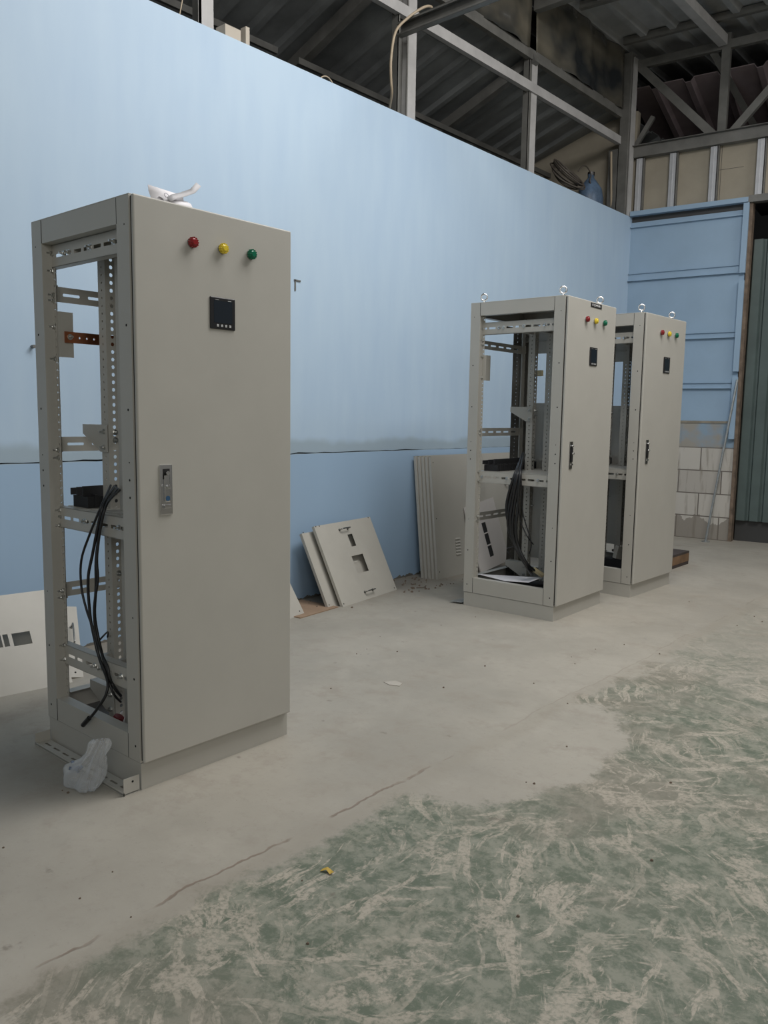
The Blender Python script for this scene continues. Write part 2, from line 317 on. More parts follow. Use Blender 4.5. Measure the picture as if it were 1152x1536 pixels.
# ------------------------------------------------------------------ mesh helpers
class MB:
    def __init__(s): s.bm = bmesh.new(); s.mi = 0
    def _mk(s, vs, fs):
        V = [s.bm.verts.new(v) for v in vs]
        for f in fs:
            try: fc = s.bm.faces.new([V[i] for i in f]); fc.material_index = s.mi
            except ValueError: pass
        return V
    def box(s, x0, x1, y0, y1, z0, z1):
        x0, x1 = sorted((x0, x1)); y0, y1 = sorted((y0, y1)); z0, z1 = sorted((z0, z1))
        s._mk([(x0,y0,z0),(x1,y0,z0),(x1,y1,z0),(x0,y1,z0),(x0,y0,z1),(x1,y0,z1),(x1,y1,z1),(x0,y1,z1)],
              [(0,3,2,1),(4,5,6,7),(0,1,5,4),(1,2,6,5),(2,3,7,6),(3,0,4,7)]); return s
    def bar(s, a, b, w, h, up=(0, 0, 1)):
        a, b = Vector(a), Vector(b); d = (b-a).normalized(); u = Vector(up)
        r = d.cross(u).normalized(); u = r.cross(d)
        vs = []
        for p in (a, b):
            for i, j in ((-1,-1),(1,-1),(1,1),(-1,1)): vs.append(p + r*w/2*i + u*h/2*j)
        s._mk(vs, [(0,1,2,3),(7,6,5,4),(0,4,5,1),(1,5,6,2),(2,6,7,3),(3,7,4,0)]); return s
    def channel(s, a, b, w, h, t=0.004, up=(0, 0, 1), side=1):
        """C section along a-b: web of height h, flanges of depth w on one side"""
        a, b = Vector(a), Vector(b); d = (b-a).normalized(); u = Vector(up)
        r = d.cross(u).normalized()*side; u = (u - d*u.dot(d)).normalized()
        s.bar(a - r*0, b - r*0, t, h, up)
        s.bar(a + r*w/2 + u*(h/2-t/2), b + r*w/2 + u*(h/2-t/2), w, t, up)
        s.bar(a + r*w/2 - u*(h/2-t/2), b + r*w/2 - u*(h/2-t/2), w, t, up)
        s.bar(a + r*(w-t/2) + u*(h/2-0.008), b + r*(w-t/2) + u*(h/2-0.008), t, 0.016, up)
        s.bar(a + r*(w-t/2) - u*(h/2-0.008), b + r*(w-t/2) - u*(h/2-0.008), t, 0.016, up)
        return s
    def cyl(s, a, b, r, n=16, r2=None):
        a, b = Vector(a), Vector(b); d = (b-a).normalized(); r2 = r if r2 is None else r2
        t = Vector((0,0,1)) if abs(d.z) < 0.9 else Vector((1,0,0)); e = d.cross(t).normalized(); f = d.cross(e)
        vs = [p + (e*math.cos(2*math.pi*i/n)+f*math.sin(2*math.pi*i/n))*q for p, q in ((a, r), (b, r2)) for i in range(n)]
        fs = [tuple(range(n-1,-1,-1)), tuple(range(n, 2*n))] + [(i, (i+1)%n, n+(i+1)%n, n+i) for i in range(n)]
        s._mk(vs, fs); return s
    def prism(s, pts, o, u, v, n, t):
        """polygon pts (2D) in plane o+u*a+v*b extruded by n*t"""
        o, u, v, n = (Vector(k) for k in (o, u, v, n)); k = len(pts)
        A = [o+u*p[0]+v*p[1] for p in pts]; B = [q+n*t for q in A]
        s._mk(A+B, [tuple(range(k)), tuple(range(2*k-1, k-1, -1))]+[(i, (i+1)%k, k+(i+1)%k, k+i) for i in range(k)]); return s
    def tube(s, pts, r, n=8, sub=4):
        P = [Vector(p) for p in pts]; Q = []
        for i in range(len(P)-1):
            p0, p1, p2, p3 = P[max(i-1,0)], P[i], P[i+1], P[min(i+2,len(P)-1)]
            for k in range(sub):
                t = k/sub
                Q.append(0.5*((2*p1)+(p2-p0)*t+(2*p0-5*p1+4*p2-p3)*t*t+(3*p1-p0-3*p2+p3)*t**3))
        Q.append(P[-1]); rings = []; e = None
        for i, c in enumerate(Q):
            d = (Q[min(i+1,len(Q)-1)]-Q[max(i-1,0)]).normalized()
            if e is None: e = d.orthogonal().normalized()
            e = (e - d*e.dot(d)).normalized(); f = d.cross(e)
            rings.append([s.bm.verts.new(c+(e*math.cos(2*math.pi*j/n)+f*math.sin(2*math.pi*j/n))*r) for j in range(n)])
        for a, b in zip(rings, rings[1:]):
            for j in range(n):
                fc = s.bm.faces.new((a[j], a[(j+1)%n], b[(j+1)%n], b[j])); fc.material_index = s.mi; fc.smooth = True
        s.bm.faces.new(list(reversed(rings[0]))).material_index = s.mi
        s.bm.faces.new(rings[-1]).material_index = s.mi; return s
    def torus(s, c, axis, R, r, n=24, m=10):
        c = Vector(c); d = Vector(axis).normalized(); e = d.orthogonal().normalized(); f = d.cross(e); V = []
        for i in range(n):
            a = 2*math.pi*i/n; q = e*math.cos(a)+f*math.sin(a)
            V.append([s.bm.verts.new(c+q*(R+r*math.cos(2*math.pi*j/m))+d*r*math.sin(2*math.pi*j/m)) for j in range(m)])
        for i in range(n):
            for j in range(m):
                fc = s.bm.faces.new((V[i][j], V[(i+1)%n][j], V[(i+1)%n][(j+1)%m], V[i][(j+1)%m])); fc.smooth = True; fc.material_index = s.mi
        return s
    def perf(s, o, u, v, n, t, length, width, pitch, hl, hw, start=None, count=None):
        """perforated strip: o corner, u along, v across; holes (stadium half sizes hl,hw) centred across"""
        o, u, v, n = (Vector(k) for k in (o, u, v, n))
        if count is None: count = int(length//pitch)
        if start is None: start = (length-pitch*(count-1))/2
        cells = []; pos = 0.0
        for i in range(count):
            c = start+i*pitch; a, b = c-pitch/2, c+pitch/2
            a = max(a, pos)
            if a > pos+1e-6: cells.append((pos, a, None))
            b = min(b, length); cells.append((a, b, c)); pos = b
        if pos < length-1e-6: cells.append((pos, length, None))
        K = 8
        for a, b, c in cells:
            if c is None:
                q = [(a, 0), (b, 0), (b, width), (a, width)]
                s.prism(q, o, u, v, n, t); continue
            mv = width/2
            outer = [(b, mv), (b, width), (c, width), (a, width), (a, mv), (a, 0), (c, 0), (b, 0)]
            if hl > hw*1.5: inner = [(c+hl, mv), (c+hl*0.93, mv+hw), (c, mv+hw), (c-hl*0.93, mv+hw), (c-hl, mv), (c-hl*0.93, mv-hw), (c, mv-hw), (c+hl*0.93, mv-hw)]
            else: inner = [(c+hl*math.cos(k*math.pi/4), mv+hw*math.sin(k*math.pi/4)) for k in range(8)]
            f = lambda p, d: o+u*p[0]+v*p[1]+n*d
            vs = [f(p, 0) for p in outer]+[f(p, 0) for p in inner]+[f(p, t) for p in outer]+[f(p, t) for p in inner]
            fs = []
            for k in range(K):
                k2 = (k+1) % K
                fs += [(k, k2, 8+k2, 8+k), (16+k, 24+k, 24+k2, 16+k2), (8+k, 8+k2, 24+k2, 24+k)]
                if k not in (0, 3, 4, 7): fs.append((k, 16+k, 16+k2, k2))
            s._mk(vs, fs)
        return s
    def build(s, name, mats, parent=None, bevel=0.0, smooth=False):
        if not isinstance(mats, (list, tuple)): mats = [mats]
        bmesh.ops.recalc_face_normals(s.bm, faces=s.bm.faces)
        me = bpy.data.meshes.new(name); s.bm.to_mesh(me); s.bm.free()
        for m in mats: me.materials.append(m)
        if smooth:
            for p in me.polygons: p.use_smooth = True
        o = bpy.data.objects.new(name, me); C.objects.link(o)
        if parent: o.parent = parent
        if bevel:
            b = o.modifiers.new('bevel', 'BEVEL'); b.width = bevel; b.segments = 2; b.limit_method = 'ANGLE'
        return o

def tag(o, label=None, cat=None, group=None, kind=None):
    if label: o['label'] = label
    if cat: o['category'] = cat
    if group: o['group'] = group
    if kind: o['kind'] = kind
    return o
def thing(name, label, cat, loc=(0,0,0), rotz=0.0, group=None):
    o = bpy.data.objects.new(name, None); C.objects.link(o); o.empty_display_size = 0.1
    o.location = loc; o.rotation_euler = (0, 0, rotz); return tag(o, label, cat, group)
def struct(name, mb, m): return tag(mb.build(name, m), kind='structure')

# ------------------------------------------------------------------ the setting
XW, YC, HW = -4.211, 9.07, 3.624
BA = math.radians(7.0)                              # the end wall runs 7 degrees off square
BU = Vector((math.cos(BA), math.sin(BA), 0)); BN = Vector((-math.sin(BA), math.cos(BA), 0))   # along it, and away from us
BO = Vector((XW, YC, 0))
def bw(s, off, z): return BO+BU*s+BN*off+Vector((0, 0, z))

f = MB(); f.box(-6.2, 9, -4, 14, -0.12, 0); struct('floor', f, FLOOR)
w = MB(); jr = random.Random(3); ys = [-4+k*0.085 for k in range(155)]
zl = [1.052+jr.uniform(-0.0025, 0.0025) for _ in ys]; zh = [a+(jr.uniform(0.003, 0.011) if y < 5.3 else jr.uniform(0.0, 0.004)) for a, y in zip(zl, ys)]
w.prism([(-4, 0)]+[(9.16, 0)]+[(y, a) for y, a in reversed(list(zip(ys, zl)))], (XW, 0, 0), (0, 1, 0), (0, 0, 1), (-1, 0, 0), 0.12)
w.prism([(y, a) for y, a in zip(ys, zh)]+[(ys[-1], HW), (-4, HW)], (XW, 0, 0), (0, 1, 0), (0, 0, 1), (-1, 0, 0), 0.12)
w.mi = 1; w.box(XW-0.12, XW-0.012, -4, 9.0, 1.03, 1.08)
struct('wall_left', w, [WALL, SEAM])

# end wall: block plinth, blue sheeting with ledges, beige board above
def backbox(mb, s0, s1, o0, o1, z0, z1):
    P = [bw(s, o, z) for z in (z0, z1) for s, o in ((s0,o0),(s1,o0),(s1,o1),(s0,o1))]
    mb._mk(P, [(0,3,2,1),(4,5,6,7),(0,1,5,4),(1,2,6,5),(2,3,7,6),(3,0,4,7)]); return mb
def rot_struct(name, mb, m):
    """mesh given in end wall coordinates (x along, y away, z up)"""
    o = mb.build(name, m); o.location = BO; o.rotation_euler = (0, 0, BA); return tag(o, kind='structure')
b = MB(); b.box(0, 1.27, 0.0, 0.12, 0, 1.30); rot_struct('wall_back_blocks', b, BLOCK)
bpy.data.objects['wall_back_blocks'].name = 'wall_back_lower'
b = MB(); b.box(0, 1.27, -0.006, 0.12, 1.30, 1.325); rot_struct('wall_back_sill', b, mat('rough_render', (0.27, 0.24, 0.19), 0.9, 0, 0.4, 40, 0.25, 9))
b = MB(); b.box(0, 1.25, 0.0, 0.03, 1.325, 3.56)
rot_struct('wall_back', b, BLUE_B)
b = MB(); b.box(-1.6, 0.0, 0.05, 0.15, 0, 4.8); b.box(0, 4.5, 0.06, 0.12, 3.66, 4.30)
b.mi = 1; b.box(0.87, 1.16, 0.057, 0.062, 4.02, 4.023); b.box(0.93, 0.933, 0.057, 0.062, 3.66, 4.28)
rot_struct('wall_back_upper', b, [GYPS, DARKM])
b = MB()   # top trim, ledges, right jamb of the blue sheeting
b.box(0, 1.25, -0.06, 0.04, 3.625, 3.675); b.box(0, 1.20, -0.03, 0.0, 3.50, 3.515)
for z0, z1 in ((2.905, 2.99), (2.225, 2.29), (1.68, 1.745)):
    b.box(0, 1.205, -0.035, 0.0, z0, z0+0.006); b.box(0, 1.205, -0.006, 0.0, z0, z1); b.box(0, 1.205, -0.022, 0.0, z1-0.006, z1)
for z0, z1 in ((1.13, 1.80), (1.86, 2.82), (2.90, 3.62)): b.box(1.205, 1.262, -0.05, 0.02, z0, z1)
rot_struct('trim_1', b, BLUE_B)
b = MB(); b.box(1.262, 1.295, -0.02, 0.10, 0, 3.64); rot_struct('trim_2', b, RUST)
b = MB(); b.box(0, 1.2, 0.02, 0.12, 3.53, 3.63); b.box(1.295, 4.5, 0.9, 1.0, 0, 3.7); b.box(1.2, 4.5, 0.1, 1.0, 3.7, 3.72); rot_struct('wall_back_recess', b, DARKM)
b = MB(); b.box(4.2, 9.5, 0, 0.12, 0, 5.4); rot_struct('wall_back_right', b, GYPS)
# sliding door of ribbed sheet
d = MB()
prof = []; xx = 1.30
while xx < 3.6:
    prof += [(xx, 0.10), (xx+0.016, 0.072), (xx+0.10, 0.072), (xx+0.116, 0.10)]; xx += 0.135
d.prism(prof+[(p[0], p[1]+0.012) for p in reversed(prof)], (0, 0, 0.235), (1, 0, 0), (0, 1, 0), (0, 0, 1), 3.02)
o = rot_struct('door_1', d, TEAL)
d = MB(); d.box(1.30, 3.6, 0.13, 0.17, 0.0, 0.26); o = rot_struct('trim_3', d, DARKM)
d = MB(); d.box(1.25, 4.5, -0.05, 0.05, 3.62, 3.69); rot_struct('trim_4', d, STEEL_D)

# roof: ribbed sheets
def ribbed(name, o, u, lu, v, lv, pitch, h, m, kind='structure'):
    o, u, v = Vector(o), Vector(u).normalized(), Vector(v).normalized(); n = u.cross(v).normalized()
    if n.z > 0: n = -n
    mb = MB(); P = []; a = 0.0; rw = 0.045
    while a < lv:
        P += [(a, 0), (a+pitch-2*rw-0.03, 0), (a+pitch-2*rw, h), (a+pitch-0.03, h)]; a += pitch
    P = P+[(p[0], p[1]-0.008) for p in reversed(P)]
    mb.prism([(p[0], p[1]) for p in P], o, v, n, u, lu)
    ob = mb.build(name, m); return tag(ob, kind=kind)
ribbed('ceiling', (-6.14, -4, 5.47), (0, 1, 0), 17, (1, 0, 0), 14.3, 0.31, 0.055, ROOF_M)
ribbed('ceiling_lean_to', (-4.37, -4, 4.80), (-1, 0, -0.35), 1.62, (0, 1, 0), 17, 0.33, 0.035, ROOF)
ob = ribbed('ceiling_far', (0, 0, 0), (0, 1, -0.22), 3.2, (1, 0, 0), 6, 0.37, 0.05, ROOF_P); ob.location = bw(-0.2, 0.25, 5.12); ob.rotation_euler = (0, 0, BA)
w = MB(); w.box(-5.95, -5.85, -4, 13, 0, 5.46); struct('wall_outer', w, DARKWALL)  # dark wall; upper part added to block the sky as a dark void
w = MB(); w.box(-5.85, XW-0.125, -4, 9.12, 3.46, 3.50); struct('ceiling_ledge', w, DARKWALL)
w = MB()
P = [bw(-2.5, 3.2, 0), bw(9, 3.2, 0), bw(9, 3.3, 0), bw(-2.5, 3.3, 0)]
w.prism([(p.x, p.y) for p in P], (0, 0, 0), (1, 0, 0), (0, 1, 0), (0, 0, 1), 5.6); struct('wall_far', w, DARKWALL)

# ------------------------------------------------------------------ steelwork
def one(name, mb, m, label, cat, group=None, parent=None, bevel=0): return tag(mb.build(name, m, parent, bevel), label, cat, group)
def post(y0, y1, x0, label, z1=5.4, base=3.46):
    t = thing('steel_post', label, 'post', (x0, y0, base))
    h = z1-base; m = MB(); w_ = y1-y0
    m.box(-0.06, 0.0, w_-0.10, w_, 0, h); m.build('face_tube', STEEL_L, t)  # pale steel puts the light caught by this face into its colour
    m = MB(); m.box(-0.065, -0.06, 0, w_-0.10, 0, h); m.box(-0.06, 0, 0, 0.006, 0, h); m.box(-0.006, 0, 0, 0.02, 0, h); m.box(-0.006, 0, w_-0.115, w_-0.10, 0, h)
    m.build('rear_channel', STEEL_D, t); return t
post(3.19, 3.30, XW-0.125, 'light grey steel post rising behind the blue wall, at the upper left edge')
post(5.06, 5.285, XW-0.125, 'double steel post behind the blue wall with the beige hose hanging on it')
post(6.98, 7.125, XW-0.125, 'slim steel post behind the blue wall, between hose post and corner column', 4.75)
t = thing('steel_column', 'grey steel corner column where the blue wall meets the end wall', 'column', (XW-0.02, 8.93, 3.626))
m = MB(); m.box(-0.11, 0.0, 0.0, 0.13, 0, 1.75); m.build('box_section', STEEL_D, t, 0.004)
m = MB(); m.box(-0.24, -0.13, 0.02, 0.10, -0.12, 0.75); m.build('side_channel', STEEL_D, t, 0.004)
m = MB(); m.box(0.005, 0.02, 0.03, 0.12, 0, 1.70); m.build('lip', STEEL_L, t)
# long rails above the wall
m = MB(); m.channel((XW-0.11, -1.0, 4.455), (XW-0.11, 8.93, 4.455), 0.05, 0.085, 0.004, side=-1)
one('steel_rail', m, STEEL_L, 'long pale steel rail running above the blue wall between the posts', 'rail')
m = MB(); m.box(XW-0.16, XW-0.11, -1, 8.93, 4.70, 4.79)
one('steel_rail', m, STEEL_D, 'dark square rail along the bottom edge of the smoked plastic sheet', 'rail')
m = MB(); m.bar((-5.25, -1, 4.24), (-5.25, 4.62, 4.24), 0.03, 0.05); m.bar((-5.22, -1, 4.14), (-5.22, 4.62, 4.14), 0.03, 0.025)
one('eave_purlin', m, STEEL_D, 'dark double purlin under the low roof, left of the hose post', 'purlin')
m = MB(); m.bar((-5.25, 4.85, 4.24), (-5.25, 9.1, 4.24), 0.03, 0.05); m.bar((-5.22, 4.85, 4.14), (-5.22, 9.1, 4.14), 0.03, 0.025)
one('eave_purlin', m, STEEL_D, 'dark double purlin under the low roof, right of the hose post', 'purlin')
for y, lab in ((5.0, 'dark rafter under the low roof beside the hose post'), (7.05, 'dark rafter under the low roof beside the slim post'), (3.1, 'dark rafter under the low roof beside the leftmost post')):
    m = MB(); m.bar((XW-0.1, y, 4.73), (-5.8, y, 4.17), 0.08, 0.10); one('rafter', m, STEEL_D, lab, 'rafter')
# cross beams
m = MB(); m.channel((-4.30, 5.05, 4.27), (5.5, 4.97, 4.27), 0.05, 0.10, 0.005, side=1)
one('cross_beam', m, STEEL_D, 'grey channel beam crossing in front of the hose post, up to the right', 'beam')
m = MB(); m.bar((-4.30, 7.0, 5.17), (5.5, 7.0, 5.17), 0.08, 0.12); one('cross_beam', m, STEEL_D, 'grey beam under the roof meeting the top of the smoked sheet', 'beam')
for y, lab in ((7.75, 'dark roof purlin nearest to us under the main roof'), (8.75, 'dark roof purlin closest to the end wall truss')):
    m = MB(); m.bar((-4.25, y, 5.42), (3.5, y+0.85, 5.42), 0.05, 0.07); one('roof_purlin', m, STEEL_D, lab, 'purlin', 'purlins under the main roof')
m = MB(); m.bar(bw(0.9, -0.06, 5.30), bw(0.9, -0.06, 5.30)+Vector((0, -9, 0)), 0.09, 0.10)
one('roof_beam', m, STEEL_L, 'long pale roof beam running from the end truss towards us', 'beam')
# smoked sheet
t = thing('plastic_sheet', 'smoked dark plastic sheet closing the gap between low and main roof', 'sheet', (XW-0.10, 0, 0))
for y0, y1 in ((-1, 4.98), (5.0, 6.93), (7.06, 8.90)):
    m = MB(); n = 30; V = [[m.bm.verts.new((0.02*math.sin(y*5)+0.012*math.sin(y*17+z*3), y, z)) for z in (4.78, 4.95, 5.12, 5.30, 5.40)] for y in [y0+(y1-y0)*i/n for i in range(n+1)]]
    for a_, b_ in zip(V, V[1:]):
        for k in range(4): fc = m.bm.faces.new((a_[k], b_[k], b_[k+1], a_[k+1])); fc.smooth = True
    o = m.build('sheet_panel', SMOKY, t); s_ = o.modifiers.new('s', 'SOLIDIFY'); s_.thickness = 0.004
# truss on the end wall line
t = thing('roof_truss', 'grey steel truss standing on the beam above the end wall', 'truss', BO, BA)
def tb(name, a, b_, w_, h_, mt=STEEL_D):
    m = MB(); m.bar((a[0], a[1], a[2]), (b_[0], b_[1], b_[2]), w_, h_, (0, 1, 0)); return m.build(name, mt, t)
tb('top_chord', (-0.02, 0, 5.27), (4.5, 0, 5.27), 0.085, 0.06)
tb('vertical_web', (0.93, 0, 4.38), (0.93, 0, 5.38), 0.085, 0.07)
tb('vertical_web', (2.5, 0, 4.38), (2.5, 0, 5.3), 0.085, 0.07)
tb('diagonal_web', (0.02, 0, 5.24), (0.84, 0, 4.38), 0.085, 0.06)
tb('diagonal_web', (1.04, 0, 4.38), (1.85, 0, 5.25), 0.075, 0.06)
tb('diagonal_web', (3.9, 0, 5.24), (2.6, 0, 4.38), 0.08, 0.06)
tb('knee_brace', (0.78, 0.02, 5.25), (1.12, 1.4, 4.6), 0.07, 0.05)
tb('knee_brace', (-0.02, 0.05, 4.40), (0.16, 0.1, 4.72), 0.05, 0.04)
m = MB(); m.channel(bw(-0.02, -0.03, 4.325), bw(4.5, -0.03, 4.325), 0.10, 0.115, 0.006, side=-1)
m.bar(bw(-0.02, -0.03, 4.388), bw(4.5, -0.03, 4.388), 0.09, 0.006)
one('wall_beam', m, STEEL_D, 'heavy grey channel beam above the beige boards of the end wall', 'beam')
for s0, lab in ((0.06, 'first from the corner column'), (0.43, 'second from the corner column'), (0.86, 'third from the corner column'), (1.33, 'fourth, above the ribbed sliding door'), (1.8, 'fifth'), (2.25, 'sixth')):
    if s0 > 1.5: continue
    tt = thing('steel_stud', 'shiny galvanised stud on the beige boards, '+lab, 'stud', bw(s0, 0, 3.66), BA, 'studs on the beige boards')
    m = MB(); m.box(-0.035, 0.035, 0.0, 0.003, 0, 0.60); m.box(-0.035, -0.032, 0, 0.055, 0, 0.60); m.box(0.032, 0.035, 0, 0.055, 0, 0.60); m.box(-0.005, 0.005, -0.006, 0, 0, 0.6); m.build('web', STUD, tt)
    m = MB(); m.box(0.045, 0.055, 0.0, 0.055, 0, 0.60); m.build('edge_strip', STEEL_D, tt)
# bits on the ledge behind the wall
t = thing('plastic_jug', 'blue plastic container on the ledge behind the wall top, beside the column', 'jug', (-4.60, 8.80, 3.50))
m = MB()
prof = [(0.0, 0), (0.12, 0), (0.14, 0.04), (0.14, 0.34), (0.12, 0.44), (0.06, 0.53), (0.035, 0.56), (0.035, 0.60), (0, 0.60)]
n = 20; R = [[m.bm.verts.new((r*math.cos(2*math.pi*i/n), r*1.25*math.sin(2*math.pi*i/n), z)) for i in range(n)] for r, z in prof[1:-1]]
for a_, b_ in zip(R, R[1:]):
    for i in range(n): fc = m.bm.faces.new((a_[i], a_[(i+1)%n], b_[(i+1)%n], b_[i])); fc.smooth = True
m.bm.faces.new(R[0]); m.bm.faces.new(R[-1]); m.build('body', JUG, t)
m = MB(); m.cyl((0, 0, 0.59), (0, 0, 0.625), 0.04); m.build('cap', BLACKP, t)
m = MB()
for k in range(9):
    rr_ = 0.17+0.014*(k % 4); c = Vector((-4.60+0.02*math.sin(k), 8.25+0.03*math.cos(k*2), 3.93+0.01*k))
    ax = Vector((0.75, -0.3+0.05*k, 0.75)).normalized(); e = ax.orthogonal().normalized(); ff = ax.cross(e)
    m.tube([c+(e*math.cos(a)+ff*math.sin(a))*rr_*(1+0.05*math.sin(3*a+k)) for a in [i*math.pi/6 for i in range(13)]], 0.009, 6, 3)
m.tube([(-4.55, 8.40, 4.04), (-4.55, 8.50, 4.12), (-4.55, 8.60, 4.13), (-4.55, 8.70, 4.07), (-4.55, 8.68, 3.99), (-4.55, 8.8, 3.92)], 0.007, 6)
one('cable_coil', m, mat('grey_old_cable', (0.10, 0.085, 0.07), 0.6), 'tangled coil of old cable on the ledge behind the wall top', 'cable')
m = MB(); m.box(-4.72, -4.45, 8.05, 8.45, 3.50, 3.76); one('crate', m, DARKM, 'dark crate under the cable coil behind the wall top', 'crate')
m = MB(); m.cyl((-4.42, 9.0, 3.505), (-4.40, 8.87, 4.33), 0.012, 8); one('leaning_stick', m, HOSE, 'thin pale stick leaning beside the corner column above the wall', 'stick')
m = MB(); m.tube([(-4.13, 5.22, 4.42), (-4.10, 5.16, 4.43), (-4.10, 5.06, 4.385), (-4.15, 4.94, 4.28), (-4.18, 4.845, 4.16), (-4.18, 4.80, 3.96), (-4.19, 4.815, 3.82), (-4.22, 4.86, 3.745), (-4.32, 4.95, 3.68)], 0.010, 8, 6)
one('hose', m, HOSE, 'beige hose hanging in a bow from the double steel post', 'hose')
m = MB(); m.tube([(-4.27, 4.15, 3.60), (-4.27, 4.17, 3.66), (-4.27, 4.23, 3.68), (-4.27, 4.28, 3.65), (-4.27, 4.285, 3.60)], 0.005, 6)
one('wire_loop', m, HOSE, 'small loop of wire sticking up behind the blue wall top', 'wire')
m = MB(); m.box(XW-0.10, XW-0.01, 3.30, 3.42, HW, HW+0.07); m.box(XW-0.06, XW-0.01, 3.46, 3.49, HW, HW+0.11)
one('wood_offcut', m, mat('pale_offcut', (0.5, 0.45, 0.38), 0.8), 'pale offcut on top of the blue wall beside the leftmost post', 'offcut')
m = MB(); m.tube([(XW-0.11, 3.02, 3.6), (XW-0.13, 3.08, 3.80), (XW-0.16, 3.16, 4.1)], 0.004, 6); one('wire', m, HOSE, 'thin wire hanging above the wall, left of the leftmost post', 'wire')
# small fixtures on the blue wall
m = MB(); m.box(XW, XW+0.006, 3.86, 3.92, 2.235, 2.245); m.box(XW, XW+0.006, 3.865, 3.875, 2.17, 2.245)
one('wire_hook', m, STEEL_D, 'tiny bent wire hook on the blue wall right of the nearest cabinet', 'hook')
m = MB(); m.cyl((XW, 2.02, 1.66), (XW+0.03, 2.02, 1.66), 0.009, 8); one('wall_plug', m, STEEL_D, 'small plug in the blue wall left of the nearest cabinet', 'plug')

# ------------------------------------------------------------------ cabinets
hexm = MB()
hexm.cyl((0, 0.004, 0), (0, 0.0, 0), 0.011, 16); hexm.cyl((0, 0, 0), (0, -0.007, 0), 0.0085, 6); hexm.cyl((0, -0.007, 0), (0, -0.020, 0), 0.004, 8)
HEX = bpy.data.meshes.new('bolt'); hexm.bm.normal_update(); hexm.bm.to_mesh(HEX); HEX.materials.append(ZINC)
def bolt(p, par, rotz=0.0):
    o = bpy.data.objects.new('bolt', HEX); C.objects.link(o); o.parent = par; o.location = p; o.rotation_euler = (0, random.uniform(0, 1), rotz); return o

def lamp(par, y, z, x, colm, lab):
    m = MB(); m.cyl((x, y, z), (x+0.006, y, z), 0.0165, 24)
    base = m.build('indicator_lamp', CHROME_D, par); base['label'] = lab
    m = MB(); m.cyl((x+0.006, y, z), (x+0.018, y, z), 0.017, 24, 0.0165)
    for k in range(12):
        a = 2*math.pi*k/12; c = Vector((0, math.cos(a), math.sin(a)))
        m.cyl(Vector((x+0.006, y, z))+c*0.0165, Vector((x+0.020, y, z))+c*0.0155, 0.0028, 6)
    m.cyl((x+0.018, y, z), (x+0.024, y, z), 0.0145, 24, 0.009)
    m.build('lens', colm, base)

def text_mesh(txt, size, name, m, par, loc, right, up, ext=0.0004):
    cu = bpy.data.curves.new(name, 'FONT'); cu.body = txt; cu.size = size; cu.extrude = ext; cu.align_x = 'CENTER'; cu.align_y = 'CENTER'
    tmp = bpy.data.objects.new(name+'_tmp', cu); C.objects.link(tmp)
    bpy.context.view_layer.update()
    me = bpy.data.meshes.new_from_object(tmp.evaluated_get(bpy.context.evaluated_depsgraph_get()))
    bpy.data.objects.remove(tmp); me.materials.clear(); me.materials.append(m)
    o = bpy.data.objects.new(name, me); C.objects.link(o); o.parent = par
    r, u = Vector(right), Vector(up); M = Matrix((r, u, r.cross(u))).transposed().to_4x4(); M.translation = loc
    o.matrix_local = M; return o

